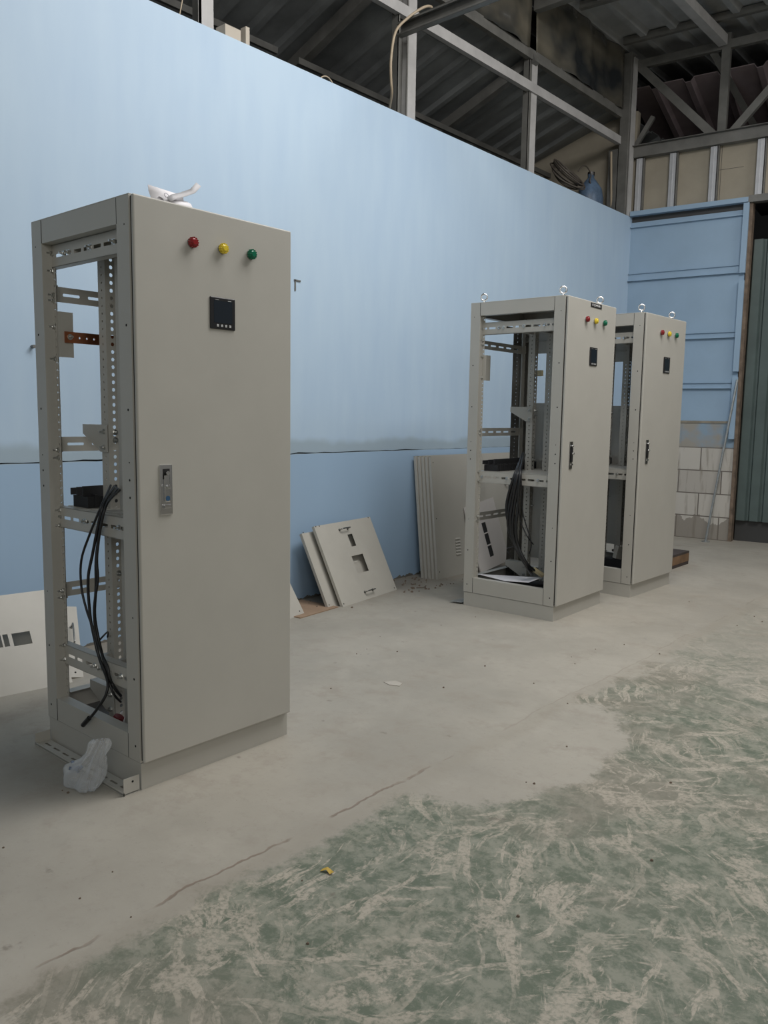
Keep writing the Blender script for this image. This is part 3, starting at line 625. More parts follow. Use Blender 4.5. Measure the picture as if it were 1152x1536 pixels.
def cabinet(origin, rot, D, W, H, label, eyes, chan, eyebolts=True, low_rail=False, far_plates=False, chrome=True, name_plate=False,
            copper=False, zy=(1.83, 1.225, 0.625), zg=1.36, mid_y=0.0):
    T = thing('electrical_cabinet', label, 'cabinet', (origin[0], origin[1], 0), math.radians(rot), 'open sheet steel electrical cabinets')
    ph = 0.10; pw = 0.075; t = 0.002; th = H-0.088; bh = ph+(0.105 if eyes else 0.09)
    # plinth
    m = MB()
    m.box(-D+0.003, 0, 0.003, 0.006, 0, ph-0.003); m.box(-D+0.003, 0, W-0.006, W-0.003, 0, ph-0.003)
    m.box(-0.003, 0, 0.006, W-0.006, 0, ph-0.003); m.box(-D+0.003, -D+0.006, 0.006, W-0.006, 0, ph-0.003)
    m.box(-D+0.01, -0.01, 0.01, 0.05, ph-0.006, ph-0.003); m.box(-D+0.01, -0.01, W-0.05, W-0.01, ph-0.006, ph-0.003)
    m.build('plinth', PAINT, T)
    # corner posts
    for sx in (0, 1):
        for sy in (0, 1):
            m = MB(); fx = (lambda x: -x if sx == 0 else -D+x); fy = (lambda y: y if sy == 0 else W-y)
            m.box(fx(0), fx(pw), fy(0), fy(t), ph, H-0.004)                # outer face on the side
            m.box(fx(0), fx(t), fy(t), fy(0.055), ph, H-0.004)               # outer face on front / back
            m.box(fx(pw), fx(pw-t), fy(t), fy(0.043), bh-0.03, th+0.02)          # return
            m.box(fx(t), fx(0.050), fy(0.055), fy(0.055-t), bh-0.03, th+0.02)
            # perforated flanges
            dx = 1 if sx else -1
            m.perf((fx(pw), fy(0.041), ph+0.02), (0, 0, 1), (dx, 0, 0), (0, 1, 0), 0.002, H-ph-0.06, 0.015, 0.0285, 0.0045, 0.0045)
            m.perf((fx(0.05), fy(0.053), ph+0.02), (0, 0, 1), (0, 1 if sy == 0 else -1, 0), (1, 0, 0), 0.002, H-ph-0.06, 0.014, 0.0285, 0.0045, 0.0045)
            m.mi = 1
            for k, z in enumerate((H-0.095, H-0.42, H-0.70, 1.16, 1.10, 1.04, 0.62, 0.40, 0.155)):
                yy = fy(0) ; nn = -1 if sy == 0 else 1
                m.cyl((fx(0.028), yy, z), (fx(0.028), yy+nn*0.0006, z), 0.0045 if k % 3 else 0.003, 10)
            m.build('corner_post', [PAINT, HOLE], T, 0.0008)
    # top and bottom frames
    for nm, z0, z1 in (('top_frame', th, H-0.004), ('bottom_frame', ph, bh)):
        m = MB()
        for y0, y1 in ((0.0008, 0.0028), (W-0.0028, W-0.0008)): m.box(-D+pw, -pw, y0, y1, z0, z1)
        for x0, x1 in ((-0.0028, -0.0008), (-D+0.0008, -D+0.0028)): m.box(x0, x1, 0.055, W-0.055, z0, z1)
        zz = z0 if nm == 'top_frame' else z1-0.002
        m.box(-D+pw, -pw, 0.0028, 0.045, zz, zz+0.002); m.box(-D+pw, -pw, W-0.045, W-0.0028, zz, zz+0.002)
        m.box(-0.045, -0.0028, pw, W-pw, zz, zz+0.002); m.box(-D+0.0028, -D+0.045, pw, W-pw, zz, zz+0.002)
        m.mi = 1
        for xs in (-D+pw, -pw):
            m.box(xs-0.0014, xs+0.0014, -0.0002, 0.0008, z0, z1)
        m.build(nm, [PAINT, HOLE], T)
    m = MB(); m.box(-D, 0.0, 0, W, H-0.004, H); m.build('roof_panel', PAINT, T, 0.0015)
    m = MB(); m.box(-D+0.01, -0.01, 0.055, W-0.01, ph+0.004, ph+0.006); m.build('floor_plate', DARKM, T)
    # door
    m = MB(); m.box(0.006, 0.022, 0.003, W-0.003, ph+0.002, H-0.003)
    dr = m.build('door', PAINT, T); bv = dr.modifiers.new('b', 'BEVEL'); bv.width = 0.006; bv.segments = 4
    for p in dr.data.polygons: p.use_smooth = False
    m = MB(); m.box(0.0, 0.006, 0.006, W-0.008, ph+0.008, H-0.008); m.build('door_gasket', SEAM, T)
    dz = H-2.1
    for y, cm, lb in ((0.228, RED, 'red indicator lamp'), (0.358, YEL, 'yellow indicator lamp'), (0.488, GRN, 'green indicator lamp')):
        if eyes: y = {0.228: 0.255, 0.358: 0.385, 0.488: 0.522}[y]
        lamp(dr, y, (1.974 if eyes else 1.915), 0.022, cm, lb)
    my, mz, mh = (0.358, 1.688, 0.112) if not eyes else (0.382, 1.741, 0.120)
    m = MB(); m.box(0.022, 0.027, my-0.056, my+0.056, mz-mh/2, mz+mh/2)
    me_ = m.build('power_meter', BLACKP, dr, 0.003)
    m = MB(); m.box(0.027, 0.0275, my-0.040, my+0.042, mz-mh/2+0.022, mz+mh/2-0.012); m.build('screen', SCREEN, me_)
    for k in range(4):
        m = MB(); yy = my-0.024+k*0.0185
        m.box(0.027, 0.0285, yy-0.0045, yy+0.0045, mz-mh/2+0.008, mz-mh/2+0.017); m.build('button', BTN, me_, 0.0008)
    m = MB(); m.box(0.0272, 0.0278, my+0.022, my+0.037, mz+mh/2-0.011, mz+mh/2-0.0085); m.build('printed_mark', BTN, me_)
    m = MB(); m.box(0.0272, 0.0278, my-0.034, my-0.018, mz+mh/2-0.010, mz+mh/2-0.0085); m.build('printed_mark', BTN, me_)
    # handle: tall plate, recess, swing lever, lock barrel, sticker
    y0, y1, z0, z1 = 0.083, 0.133, 0.978, 1.152
    if eyes: y0, y1, z0, z1 = 0.095, 0.134, 1.003, 1.181
    HM = CHROME if chrome else CHROME_D
    m = MB(); m.box(0.022, 0.027, y0, y1, z0, z1); hd = m.build('door_handle', [HM], dr, 0.002)
    hd['label'] = 'metal swing handle'
    yc = (y0+y1)/2
    m = MB(); m.box(0.0268, 0.0274, yc-0.014, yc+0.014, z1-0.050, z1-0.014); m.build('recess', HOLE if chrome else BLACKP, hd)
    m = MB(); m.box(0.027, 0.035, yc-0.011, yc+0.011, z0+0.045, z1-0.035); m.build('lever', HM if chrome else BLACKP, hd, 0.003)
    m = MB(); m.cyl((0.027, yc, z1-0.028), (0.040, yc, z1-0.028), 0.007, 16); m.build('pivot_pin', CHROME, hd, 0.001)
    m = MB(); m.cyl((0.035, yc, (z0+z1)/2+0.012), (0.046, yc, (z0+z1)/2+0.012), 0.0075, 16); m.build('lock_barrel', CHROME, hd, 0.001)
    m = MB(); m.box(0.027, 0.036, yc-0.013, yc+0.013, z0+0.024, z0+0.036); m.build('latch_stop', CHROME, hd, 0.001)
    if chrome:
        m = MB(); m.cyl((0.035, yc, z0+0.058), (0.0355, yc, z0+0.058), 0.009, 20); m.build('sticker', BLUEDOT, hd)
    if name_plate:
        m = MB(); m.box(0.022, 0.0245, 0.315, 0.478, 2.060, 2.088); npl = m.build('name_plate', BLACKP, dr)
        text_mesh('ST-COMM-DB 1', 0.019, 'lettering', WHITE, npl, (0.0248, 0.396, 2.074), (0, 1, 0), (0, 0, 1))
    # eye bolts
    if eyebolts:
        for (ex, ey) in ((-0.045, 0.05), (-D+0.07, 0.05), (-0.045, W-0.13)) + (((-D+0.07, W-0.13),) if True else ()):
            m = MB(); m.cyl((ex, ey, H), (ex, ey, H+0.006), 0.016); m.cyl((ex, ey, H+0.006), (ex, ey, H+0.018), 0.008)
            m.torus((ex, ey, H+0.040), (0.45, -0.9, 0), 0.021, 0.0055); m.build('eye_bolt', CHROME, T)
    # slotted cross rails on the open side (C section) and the same behind
    def crossrail(zc, yy, sgn, h=0.080):
        m = MB()
        m.perf((-D+0.04, yy, zc-h/2), (1, 0, 0), (0, 0, 1), (0, sgn, 0), 0.0025, D-0.08, h, 0.0675, 0.026, 0.0065, count=9)
        for z in (zc-h/2, zc+h/2-0.0025): m.box(-D+0.04, -0.04, yy, yy+sgn*0.035, z, z+0.0025)
        return m.build('cross_rail', PAINT, T)
    rails = [H-0.172 if eyes else 1.908, 0.918]+([0.366] if low_rail else [])
    for zc in rails:
        r_ = crossrail(zc, 0.038, 1)
        xs = (-0.50, -0.465, -0.31, -0.155) if zc > 1.5 else ((-0.60, -0.40, -0.31, -0.165) if zc > 0.5 else (-0.36, -0.31, -0.175))
        for x in xs: bolt((x, 0.0375, zc+0.002), T)
        if zc > 0.5: crossrail(zc, W-0.038, -1)
    fx_ = -D+pw-0.001
    zb = [1.92, 1.855, 1.767, 1.746, 1.648, 1.528, 1.18, 1.15, 0.945, 0.885, 0.623, 0.597] + ([0.402, 0.344] if low_rail else [])
    if eyes: zb = [2.00, 1.93, 1.85, 1.82, 1.74, 1.60, 1.24, 1.215, 0.95, 0.89, 0.64, 0.61]
    for z in zb: bolt((fx_, 0.0375, z), T)
    # back rails running away from us along the rear face
    for z in zy:
        m = MB(); L_ = W-0.13
        m.perf((-D+0.025, 0.065, z-0.029), (0, 1, 0), (0, 0, 1), (1, 0, 0), 0.0025, L_, 0.058, 0.105, 0.036, 0.0055)
        m.box(-D+0.0275, -D+0.06, 0.065, 0.0675, z-0.029, z+0.029); m.box(-D+0.0275, -D+0.06, W-0.0675, W-0.065, z-0.029, z+0.029)
        m.build('rear_rail', PAINT, T)
    # angle plate near the top of the rear post
    zt = 1.62 if not eyes else 1.665
    m = MB(); m.box(-D+0.05, -D+0.105, 0.044, 0.046, zt-0.085, zt+0.085); m.box(-D+0.103, -D+0.105, 0.046, 0.100, zt-0.085, zt+0.085)
    m.build('angle_plate', PAINT, T)
    if copper:
        m = MB(); m.perf((-D+0.1075, 0.062, zt-0.030), (0, 1, 0), (0, 0, 1), (1, 0, 0), 0.005, 0.50, 0.042, 0.030, 0.0045, 0.0045, start=0.06, count=3)
        cb_ = m.build('copper_bar', COPPER, T); cb_['label'] = 'copper earth bar'; bolt((-D+0.114, 0.082, zt-0.008), T, math.pi/2)
    # vertical perforated channels and their struts
    cw_ = 0.05
    for cx, cy, cd in chan:
        m = MB(); z0 = ph+0.012; zl = (H-0.12)-z0
        m.perf((cx, cy, z0), (0, 0, 1), (1, 0, 0), (0, 1, 0), 0.002, zl, cw_, 0.0285, 0.0045, 0.0045)
        m.perf((cx+cw_-0.002, cy+0.002, z0), (0, 0, 1), (0, 1, 0), (1, 0, 0), 0.002, zl, cd, 0.0285, 0.0075, 0.0075)
        m.box(cx, cx+0.002, cy+0.002, cy+cd, z0, z0+zl)
        m.build('mounting_channel', PAINT, T)
        for zc in rails:
            m = MB(); m.box(cx+0.008, cx+0.034, 0.0415, cy-0.0005, zc-0.012, zc+0.012); m.build('spacer_strut', PAINT, T)
    cx, cy, cd = chan[0]
    for z in (1.26+zg-1.36+0.09, zg+0.02, zg-0.01, 0.70, 1.03, 0.25):
        bolt((cx+cw_+0.001, cy+0.028, z), T, math.pi/2)
    # gusset brackets
    for z in (zg, zg-1.13 if eyes else zg-1.045):
        m = MB(); yy = cy-0.004
        m.prism([(cx-0.13, z+0.048), (cx+cw_, z+0.048), (cx+cw_, z-0.056), (cx+0.0, z-0.056), (cx-0.13, z+0.012)], (0, yy, 0), (1, 0, 0), (0, 0, 1), (0, -1, 0), 0.003)
        m.box(cx-0.13, cx-0.002, yy, yy+0.05, z+0.045, z+0.048)
        m.build('gusset_bracket', PAINT, T)
        bolt((cx+0.028, yy-0.0035, z+0.022), T); bolt((cx+0.028, yy-0.0035, z-0.038), T)
    # black busbar support resting on the mid rail level
    m = MB(); y1_ = W-0.10; x0 = -D+0.085; z0 = 0.958
    m.box(x0, x0+0.11, 0.09, y1_, z0, z0+0.045)
    for k in range(3):
        xk = x0-0.012+k*0.045; m.box(xk, xk+0.008, 0.085, y1_+0.005, z0+0.045, z0+0.072+0.006*k)
    yy = 0.12
    while yy < y1_:
        m.box(x0-0.006, x0+0.116, yy, yy+0.012, z0+0.002, z0+0.052); yy += 0.055
    m.build('busbar_support', BLACKM, T, 0.001)
    m = MB(); m.box(-D+0.05, -0.08, 0.086, W-0.09, 0.950, 0.9575); m.build('shelf', PAINT, T)
    if far_plates:
        y_ = W-0.055
        m = MB(); m.box(-0.60, -0.14, y_, y_+0.002, 1.80, H-0.13); m.box(-0.60, -0.57, y_-0.03, y_, 1.80, H-0.13); m.build('mounting_plate', PAINT, T)
        m = MB(); m.box(-0.58, -0.12, y_, y_+0.002, 0.28, 1.44); m.box(-0.58, -0.578, y_-0.06, y_, 0.28, 1.44); m.build('mounting_plate', PAINT, T)
        m = MB(); m.perf((-D+0.018, 0.545, 0.12), (0, 0, 1), (0, 1, 0), (1, 0, 0), 0.002, H-0.25, 0.12, 0.0285, 0.004, 0.004); m.build('rear_shaded_strip', STEEL_D, T)  # darker steel than the frame puts this band's shade into its colour
        for z in (1.02, 0.72, 0.58, 0.34):
            m = MB(); m.box(-0.45, -0.14, y_-0.10, y_, z, z+0.003); m.box(-0.45, -0.14, y_-0.10, y_-0.097, z, z+0.02); m.build('device_ledge', PAINT, T)
        m = MB(); m.box(-0.40, -0.16, y_-0.08, y_-0.001, 0.965, 1.04); m.build('breaker_base', BLACKM, T)
        if name_plate: m = MB(); m.box(-0.575, -0.515, y_+0.003, y_+0.03, 1.638, 1.680); m.build('insulator_block', CREAM, T)
    return T

C1 = cabinet((-2.4308, 1.5025), 0.19, 0.668, 0.697, 2.038, 'nearest and largest-looking beige-grey electrical cabinet, without lifting eyes', False,
             [(-0.462, 0.150, 0.048), (-0.352, 0.155, 0.045)], eyebolts=False, low_rail=True, copper=True, zy=(1.779, 1.20, 0.615), zg=1.232)
C2 = cabinet((-2.5725, 4.6577), 1.80, 0.705, 0.7245, 2.10, 'beige-grey electrical cabinet with black name plate and lifting eyes, the middle one', True,
             [(-0.497, 0.440, 0.045), (-0.362, 0.452, 0.045)], far_plates=True, chrome=False, name_plate=True)
C3 = cabinet((-2.5171, 5.7100), -0.77, 0.705, 0.7245, 2.10, 'farthest beige-grey electrical cabinet with lifting eyes, partly hidden by the middle one', True,
             [(-0.497, 0.440, 0.045), (-0.362, 0.452, 0.045)], far_plates=True, chrome=False)

def inside(cab_o, rot, pts):
    a = math.radians(rot); c, s = math.cos(a), math.sin(a)
    return [Vector((cab_o[0]+c*p[0]-s*p[1], cab_o[1]+s*p[0]+c*p[1], p[2])) for p in pts]
O1, O2, O3 = ((-2.4308, 1.5025), 0.19), ((-2.5725, 4.6577), 1.80), ((-2.5171, 5.7100), -0.77)
K1 = [
 ([(-0.372,.13,1.052),(-0.252,.02,.990),(-0.336,.02,.882),(-0.405,.02,.773),(-0.411,.02,.67),(-0.377,.02,.585),(-0.332,.02,.516),(-0.312,.02,.443),(-0.254,.02,.371),(-0.211,.025,.299),(-0.236,.07,.247)], 0.0045, 'thin black cable bowing out furthest to the left inside the nearest cabinet'),
 ([(-0.363,.14,1.048),(-0.244,.02,.985),(-0.321,.02,.809),(-0.36,.02,.703),(-0.353,.02,.576),(-0.333,.02,.503),(-0.29,.02,.409),(-0.232,.015,.345),(-0.215,.0,.305),(-0.235,-.01,.265),(-0.285,-.016,.21),(-0.325,-.018,.177)], 0.0055, 'black cable whose plugged end hangs over the bottom frame of the nearest cabinet'),
 ([(-0.359,.15,1.04),(-0.24,.028,.985),(-0.307,.028,.811),(-0.318,.028,.684),(-0.333,.028,.58),(-0.318,.028,.506),(-0.284,.028,.423),(-0.245,.028,.363),(-0.219,.03,.323),(-0.217,.06,.277)], 0.0055, 'straightest black cable in the bundle inside the nearest cabinet'),
 ([(-0.354,.16,1.036),(-0.226,.02,.985),(-0.288,.02,.813),(-0.289,.02,.713),(-0.318,.018,.608),(-0.313,.018,.507),(-0.278,.016,.45),(-0.23,.016,.397),(-0.218,.02,.348),(-0.244,.07,.278)], 0.0045, 'black cable running rightmost in the bundle of the nearest cabinet')]
for pts, r, lab in K1:
    m = MB(); m.tube(inside(*O1, pts), r, 8, 6)
    if 'plugged' in lab:
        e = inside(*O1, [(-0.31,-.018,.19), (-0.355,-.020,.150)]); m.cyl(e[0], e[1], 0.009, 10)
    one('cable', m, CABLE, lab, 'cable', 'cables in the nearest cabinet')
m = MB(); m.tube(inside(*O1, [(-0.321,.03,.449),(-0.331,.04,.468),(-0.362,.08,.478),(-0.42,.13,.470),(-0.45,.145,.44)]), 0.0035, 8)
one('cable', m, CABLE, 'short black cable curling right behind the bundle of the nearest cabinet', 'cable', 'cables in the nearest cabinet')
K2 = [[(-0.494,.40,1.076),(-0.318,.03,.975),(-0.364,.03,.774),(-0.38,.03,.636),(-0.366,.04,.545),(-0.315,.05,.436),(-0.233,.05,.331),(-0.245,.15,.26)],
 [(-0.484,.40,1.076),(-0.297,.035,.975),(-0.332,.03,.731),(-0.342,.03,.593),(-0.322,.04,.481),(-0.266,.05,.382),(-0.251,.15,.278)],
 [(-0.478,.40,1.067),(-0.296,.03,.975),(-0.306,.03,.733),(-0.315,.03,.573),(-0.295,.04,.461),(-0.234,.05,.354),(-0.226,.15,.291)],
 [(-0.489,.40,1.066),(-0.329,.03,.975),(-0.386,.03,.795),(-0.392,.03,.68),(-0.368,.04,.591),(-0.327,.05,.48),(-0.255,.05,.361),(-0.257,.15,.277)],
 [(-0.480,.40,1.070),(-0.308,.025,.970),(-0.345,.025,.76),(-0.358,.025,.63),(-0.338,.035,.50),(-0.285,.045,.40),(-0.24,.13,.285)],
 [(-0.477,.40,1.057),(-0.289,.03,.975),(-0.28,.05,.713),(-0.245,.05,.603),(-0.205,.05,.494),(-0.262,.13,.407)],
 [(-0.483,.40,1.057),(-0.298,.03,.975),(-0.299,.04,.689),(-0.264,.05,.579),(-0.226,.05,.524),(-0.234,.13,.475)],
 [(-0.529,.42,.43),(-0.325,.06,.46),(-0.383,.05,.442),(-0.387,.05,.423),(-0.424,.15,.378)]]
L2 = ['outermost left thick black cable in the middle cabinet bundle', 'thick black cable at the heart of the middle cabinet bundle', 'thick black cable on the right side of the middle cabinet bundle',
      'black cable bowing furthest left in the middle cabinet', 'thick black cable at the front of the middle cabinet bundle', 'thin black cable swinging furthest right in the middle cabinet',
      'thin black cable beside the right-swinging one in the middle cabinet', 'short black cable end curling left low in the middle cabinet']
for k, (pts, lab) in enumerate(zip(K2, L2)):
    m = MB(); m.tube(inside(*O2, pts), 0.0095 if k < 5 else 0.004, 8, 5)
    if k == 5:
        m.mi = 0
    one('cable', m, CABLE, lab, 'cable', 'cables in the middle cabinet')
e = inside(*O2, [(-0.235,.15,.30), (-0.19,.20,.255)]); m = MB(); m.cyl(e[0], e[1], 0.018, 10); one('cable_lug', m, CREAM, 'yellowish cable end lug low in the middle cabinet', 'lug')

def sheet(name, cab_o, rot, pts, m, label, cat, t=0.0015):
    P = inside(cab_o, rot, pts); mb = MB(); n = (P[1]-P[0]).cross(P[2]-P[0]).normalized()*t
    A = [mb.bm.verts.new(p) for p in P]; B = [mb.bm.verts.new(p+n) for p in P]; k = len(P)
    mb.bm.faces.new(A); mb.bm.faces.new(list(reversed(B)))
    for i in range(k): mb.bm.faces.new((A[i], A[(i+1)%k], B[(i+1)%k], B[i]))
    return one(name, mb, m, label, cat)
# things lying in the cabinets
t = thing('paper_sheet', 'white drawing sheet lying on the floor of the nearest cabinet', 'paper', inside(*O1, [(-0.33, 0.30, 0.108)])[0], 0.3)
m = MB(); m.box(-0.16, 0.16, -0.18, 0.18, 0, 0.002); m.build('page', mat('greyish_paper', (0.46, 0.44, 0.43), 0.8), t)
m = MB()
for k in range(14):
    x = random.uniform(-0.12, 0.10); y = random.uniform(-0.16, 0.12); m.box(x, x+random.uniform(0.01, 0.05), y, y+0.003, 0.002, 0.0026)
m.build('printed_lines', INK, t)
for p, lab in (((-0.30, 0.10, 0.135), 'dark red cap beside the hanging cable in the nearest cabinet'), ((-0.20, 0.20, 0.195), 'dark red cap behind the perforated channel in the nearest cabinet')):
    q = inside(*O1, [p])[0]; m = MB(); m.cyl(q+Vector((0, 0, 0.03)), q-Vector((0.012, 0.01, 0.0)), 0.020, 14, 0.024); m.cyl(q, q-Vector((0, 0, q.z-0.109)), 0.012, 12)
    one('red_cap', m, mat('dark_red_plastic', (0.16, 0.012, 0.015), 0.4), lab, 'cap', 'red caps in the nearest cabinet')
sheet('paper_sheet', *O2, [(-0.66,.10,.215),(-0.40,.06,.206),(-0.22,.06,.222),(-0.20,.22,.235),(-0.48,.25,.205)], PAPER, 'white sheet of paper lying over parts in the bottom of the middle cabinet', 'paper')
P = inside(*O2, [(-0.36,.13,.232)])[0]
m = MB(); q = inside(*O2, [(-0.62,.12,.1065), (-0.35,.50,.1065)]); m.bar(q[0]+Vector((0,0,.03)), q[1]+Vector((0,0,.03)), 0.05, 0.06); one('metal_angle', m, STEEL_D, 'loose steel angle lying left in the bottom of the middle cabinet', 'angle')
m = MB(); q = inside(*O2, [(-0.45,.10,.1065), (-0.15,.34,.1065)]); m.bar(q[0]+Vector((0,0,.04)), q[1]+Vector((0,0,.04)), 0.12, 0.08); one('component_box', m, BLACKM, 'black component block under the paper in the middle cabinet', 'box')
m = MB(); q = inside(*O2, [(-0.28,.55,.1065), (-0.12,.55,.1065)]); m.bar(q[0]+Vector((0,0,.07)), q[1]+Vector((0,0,.07)), 0.10, 0.14); one('component_box', m, mat('grey_device', (0.10, 0.115, 0.11), 0.5), 'dark grey device standing low at the back of the middle cabinet', 'box')
for k, (p, sz, mt, nm, lab, cat) in enumerate([((-0.33, .42, .1065), (.16, .10, .10), BLACKM, 'component_box', 'black component block low in the farthest cabinet', 'box'),
        ((-0.24, .30, .1065), (.12, .09, .035), PAPER, 'paper_roll', 'white paper folded on the floor of the farthest cabinet', 'paper'),
        ((-0.26, .50, .37), (.07, .05, .10), PAINT_W, 'small_carton', 'small pale carton leaning in the farthest cabinet', 'carton')]):
    a, = inside(*O3, [p]); m = MB(); m.box(-sz[0]/2, sz[0]/2, -sz[1]/2, sz[1]/2, 0, sz[2])
    o = one(nm, m, mt, lab, cat); o.location = a; o.rotation_euler = (0, 0.25 if k == 2 else 0, 0.5*k)
bpy.data.objects['small_carton'].location.z = 0.215; bpy.data.objects['small_carton'].location = inside(*O3, [(-0.30, .40, .2085)])[0]

# paper on top of the nearest cabinet
def ribbon(name, centre, width_vec, m, par, t=0.0012):
    mb = MB(); w_ = Vector(width_vec)
    A = [(mb.bm.verts.new(Vector(c)), mb.bm.verts.new(Vector(c)+w_)) for c in centre]
    for a, b_ in zip(A, A[1:]): fc = mb.bm.faces.new((a[0], a[1], b_[1], b_[0])); fc.smooth = True
    o = mb.build(name, m, par); s_ = o.modifiers.new('s', 'SOLIDIFY'); s_.thickness = t; return o
t = thing('paper_stack', 'crumpled white papers lying on top of the nearest cabinet', 'paper', inside(*O1, [(0, 0, 2.039)])[0], 0)
ribbon('page', [(-0.055, 0.142, 0.002), (-0.085, 0.142, 0.020), (-0.105, 0.144, 0.052), (-0.112, 0.146, 0.074)], (0.02, 0.130, -0.014), PAPER, t)
ribbon('page', [(-0.03, 0.16, 0.002), (-0.05, 0.165, 0.022), (-0.08, 0.17, 0.036), (-0.12, 0.17, 0.028), (-0.18, 0.17, 0.002)], (0.0, 0.115, 0.004), PAPER, t)
ribbon('page', [(-0.01, 0.170, 0.006), (-0.03, 0.205, 0.026), (-0.05, 0.255, 0.046), (-0.06, 0.305, 0.070), (-0.065, 0.335, 0.100)], (-0.028, 0.0, 0.018), mat('grey_paper_back', (0.55, 0.54, 0.55), 0.8), t)
m = MB(); m.torus((-0.088, 0.205, 0.046), (0.9, 0, 0.35), 0.009, 0.0008, 16, 5); m.box(-0.087, -0.085, 0.222, 0.228, 0.038, 0.044); m.build('pen_sketch', INK, t)
t['label'] = 'crumpled white papers lying on top of the nearest cabinet'

# ------------------------------------------------------------------ leaning panels
def panel(name, BL, BR, TL, TR, label, holes=(), handles=(), m=PAINT_W, t=0.0025, fold=0.022, lip=0.0, group=None, cat='panel', marks=(), louvres=None, hole_backing=None):
    """flat folded sheet standing on BL-BR and leaning so its top lies on TL-TR; holes in metres (u0,u1,v0,v1)"""
    BL, BR, TL, TR = (Vector(p) for p in (BL, BR, TL, TR))
    u = (BR-BL).normalized(); w_ = (BR-BL).length; vv = (TL+TR)/2-(BL+BR)/2; vv -= u*vv.dot(u); h = vv.length; v = vv.normalized(); n = u.cross(v)
    if n.x < 0: n = -n
    T = thing(name, label, cat, BL, 0, group)
    M = Matrix((u, v, n)).transposed().to_4x4(); M.translation = BL; T.matrix_world = M
    us = sorted({0, w_, *[x for q in holes for x in q[:2]]}); vs = sorted({0, h, *[x for q in holes for x in q[2:]]})
    mb = MB()
    for i in range(len(us)-1):
        for j in range(len(vs)-1):
            cu, cv = (us[i]+us[i+1])/2, (vs[j]+vs[j+1])/2
            if any(q[0] < cu < q[1] and q[2] < cv < q[3] for q in holes): continue
            mb.box(us[i], us[i+1], vs[j], vs[j+1], -t, 0)
    bmesh.ops.remove_doubles(mb.bm, verts=mb.bm.verts, dist=1e-5)
    # drop the coincident inner walls between neighbouring cells
    bad = [e_ for e_ in mb.bm.faces if False]
    mb.box(0, t, 0, h, -fold, -t); mb.box(w_-t, w_, 0, h, -fold, -t); mb.box(0, w_, 0, t, -fold, -t); mb.box(0, w_, h-t, h, -fold, -t)
    mb.mi = 1
    for a, b_ in marks: mb.cyl((a, b_, 0), (a, b_, 0.0006), 0.005, 10)
    if louvres:
        mb.mi = 0
        for k in range(louvres[4]):
            yy = louvres[2]+(louvres[3]-louvres[2])*k/(louvres[4]-1)
            mb.prism([(0, 0), (0.010, 0.004), (0.0, 0.016)], (louvres[0], yy, 0), (0, 0, 1), (0, 1, 0), (1, 0, 0), louvres[1]-louvres[0])
    mb.build('sheet', [m, HOLE], T)
    if hole_backing:
        mb = MB(); mb.box(hole_backing[0], hole_backing[1], hole_backing[2], hole_backing[3], -0.010, -0.004); mb.build('dark_hole_backing', BLACKM, T)  # black backing added so the cut-outs read as dark, shaded holes
    if lip:
        mb = MB(); mb.box(0, w_, h, h+lip, -0.004, -0.001); mb.build('top_lip', m, T)
    for (a, b_, L_, vert) in handles:
        e = Vector((0, 1, 0)) if vert else Vector((1, 0, 0)); p0 = Vector((a, b_, 0)); mb = MB()
        mb.tube([p0, p0+Vector((0, 0, 0.026)), p0+e*0.008+Vector((0, 0, 0.032)), p0+e*(L_-0.008)+Vector((0, 0, 0.032)), p0+e*L_+Vector((0, 0, 0.026)), p0+e*L_], 0.0045, 8, 4)
        mb.cyl(p0, p0+Vector((0, 0, 0.003)), 0.010); mb.cyl(p0+e*L_, p0+e*L_+Vector((0, 0, 0.003)), 0.010)
        mb.build('handle', CHROME_D, T)
    return T
cor = lambda w_, h: [(0.02, 0.02), (w_-0.02, 0.02), (0.02, h-0.02), (w_-0.02, h-0.02)]
panel('enclosure_cover', (-3.79, 1.15, 0), (-3.690, 1.915, 0), (-4.09, 1.15, 0.375), (-3.988, 1.92, 0.375), 'wide grey panel with rectangular cut-outs leaning low on the wall, at the left edge',
      holes=[(0.43, 0.50, 0.245, 0.310), (0.508, 0.532, 0.245, 0.310), (0.550, 0.636, 0.240, 0.308)], lip=0.045)
panel('enclosure_cover', (-3.838, 1.625, 0.056), (-3.722, 1.99, 0), (-4.182, 1.74, 0.342), (-4.070, 2.105, 0.286), 'grey panel with a bright handle at its right edge, behind the nearest cabinet',
      handles=[(0.352, 0.20, 0.12, True)], marks=[(0.35, 0.03)])
panel('enclosure_cover', (-3.80, 3.0, 0), (-3.878, 3.66, 0), (-4.18, 3.1, 0.5), (-4.19, 3.72, 0.5), 'plain panel mostly hidden behind the nearest cabinet, its right edge showing', marks=[(0.63, 0.03)])
panel('enclosure_cover', (-3.885, 3.89, 0), (-3.97, 4.52, 0), (-4.165, 3.90, 0.50), (-4.18, 4.55, 0.50), 'plain leaning panel partly covered by the one with two handles', marks=cor(0.63, 0.58)+[(0.17, 0.565)])
panel('enclosure_cover', (-3.835, 3.985, 0), (-3.935, 4.685, 0), (-4.15, 4.07, 0.545), (-4.175, 4.79, 0.545), 'leaning panel with two handles and black cut-outs, between cabinets',
      holes=[(0.345, 0.405, 0.405, 0.50), (0.30, 0.352, 0.295, 0.335), (0.30, 0.352, 0.20, 0.285), (0.352, 0.445, 0.20, 0.335)],
      handles=[(0.27, 0.545, 0.10, False), (0.30, 0.055, 0.10, False)], marks=cor(0.70, 0.62)+[(0.06, 0.60)])
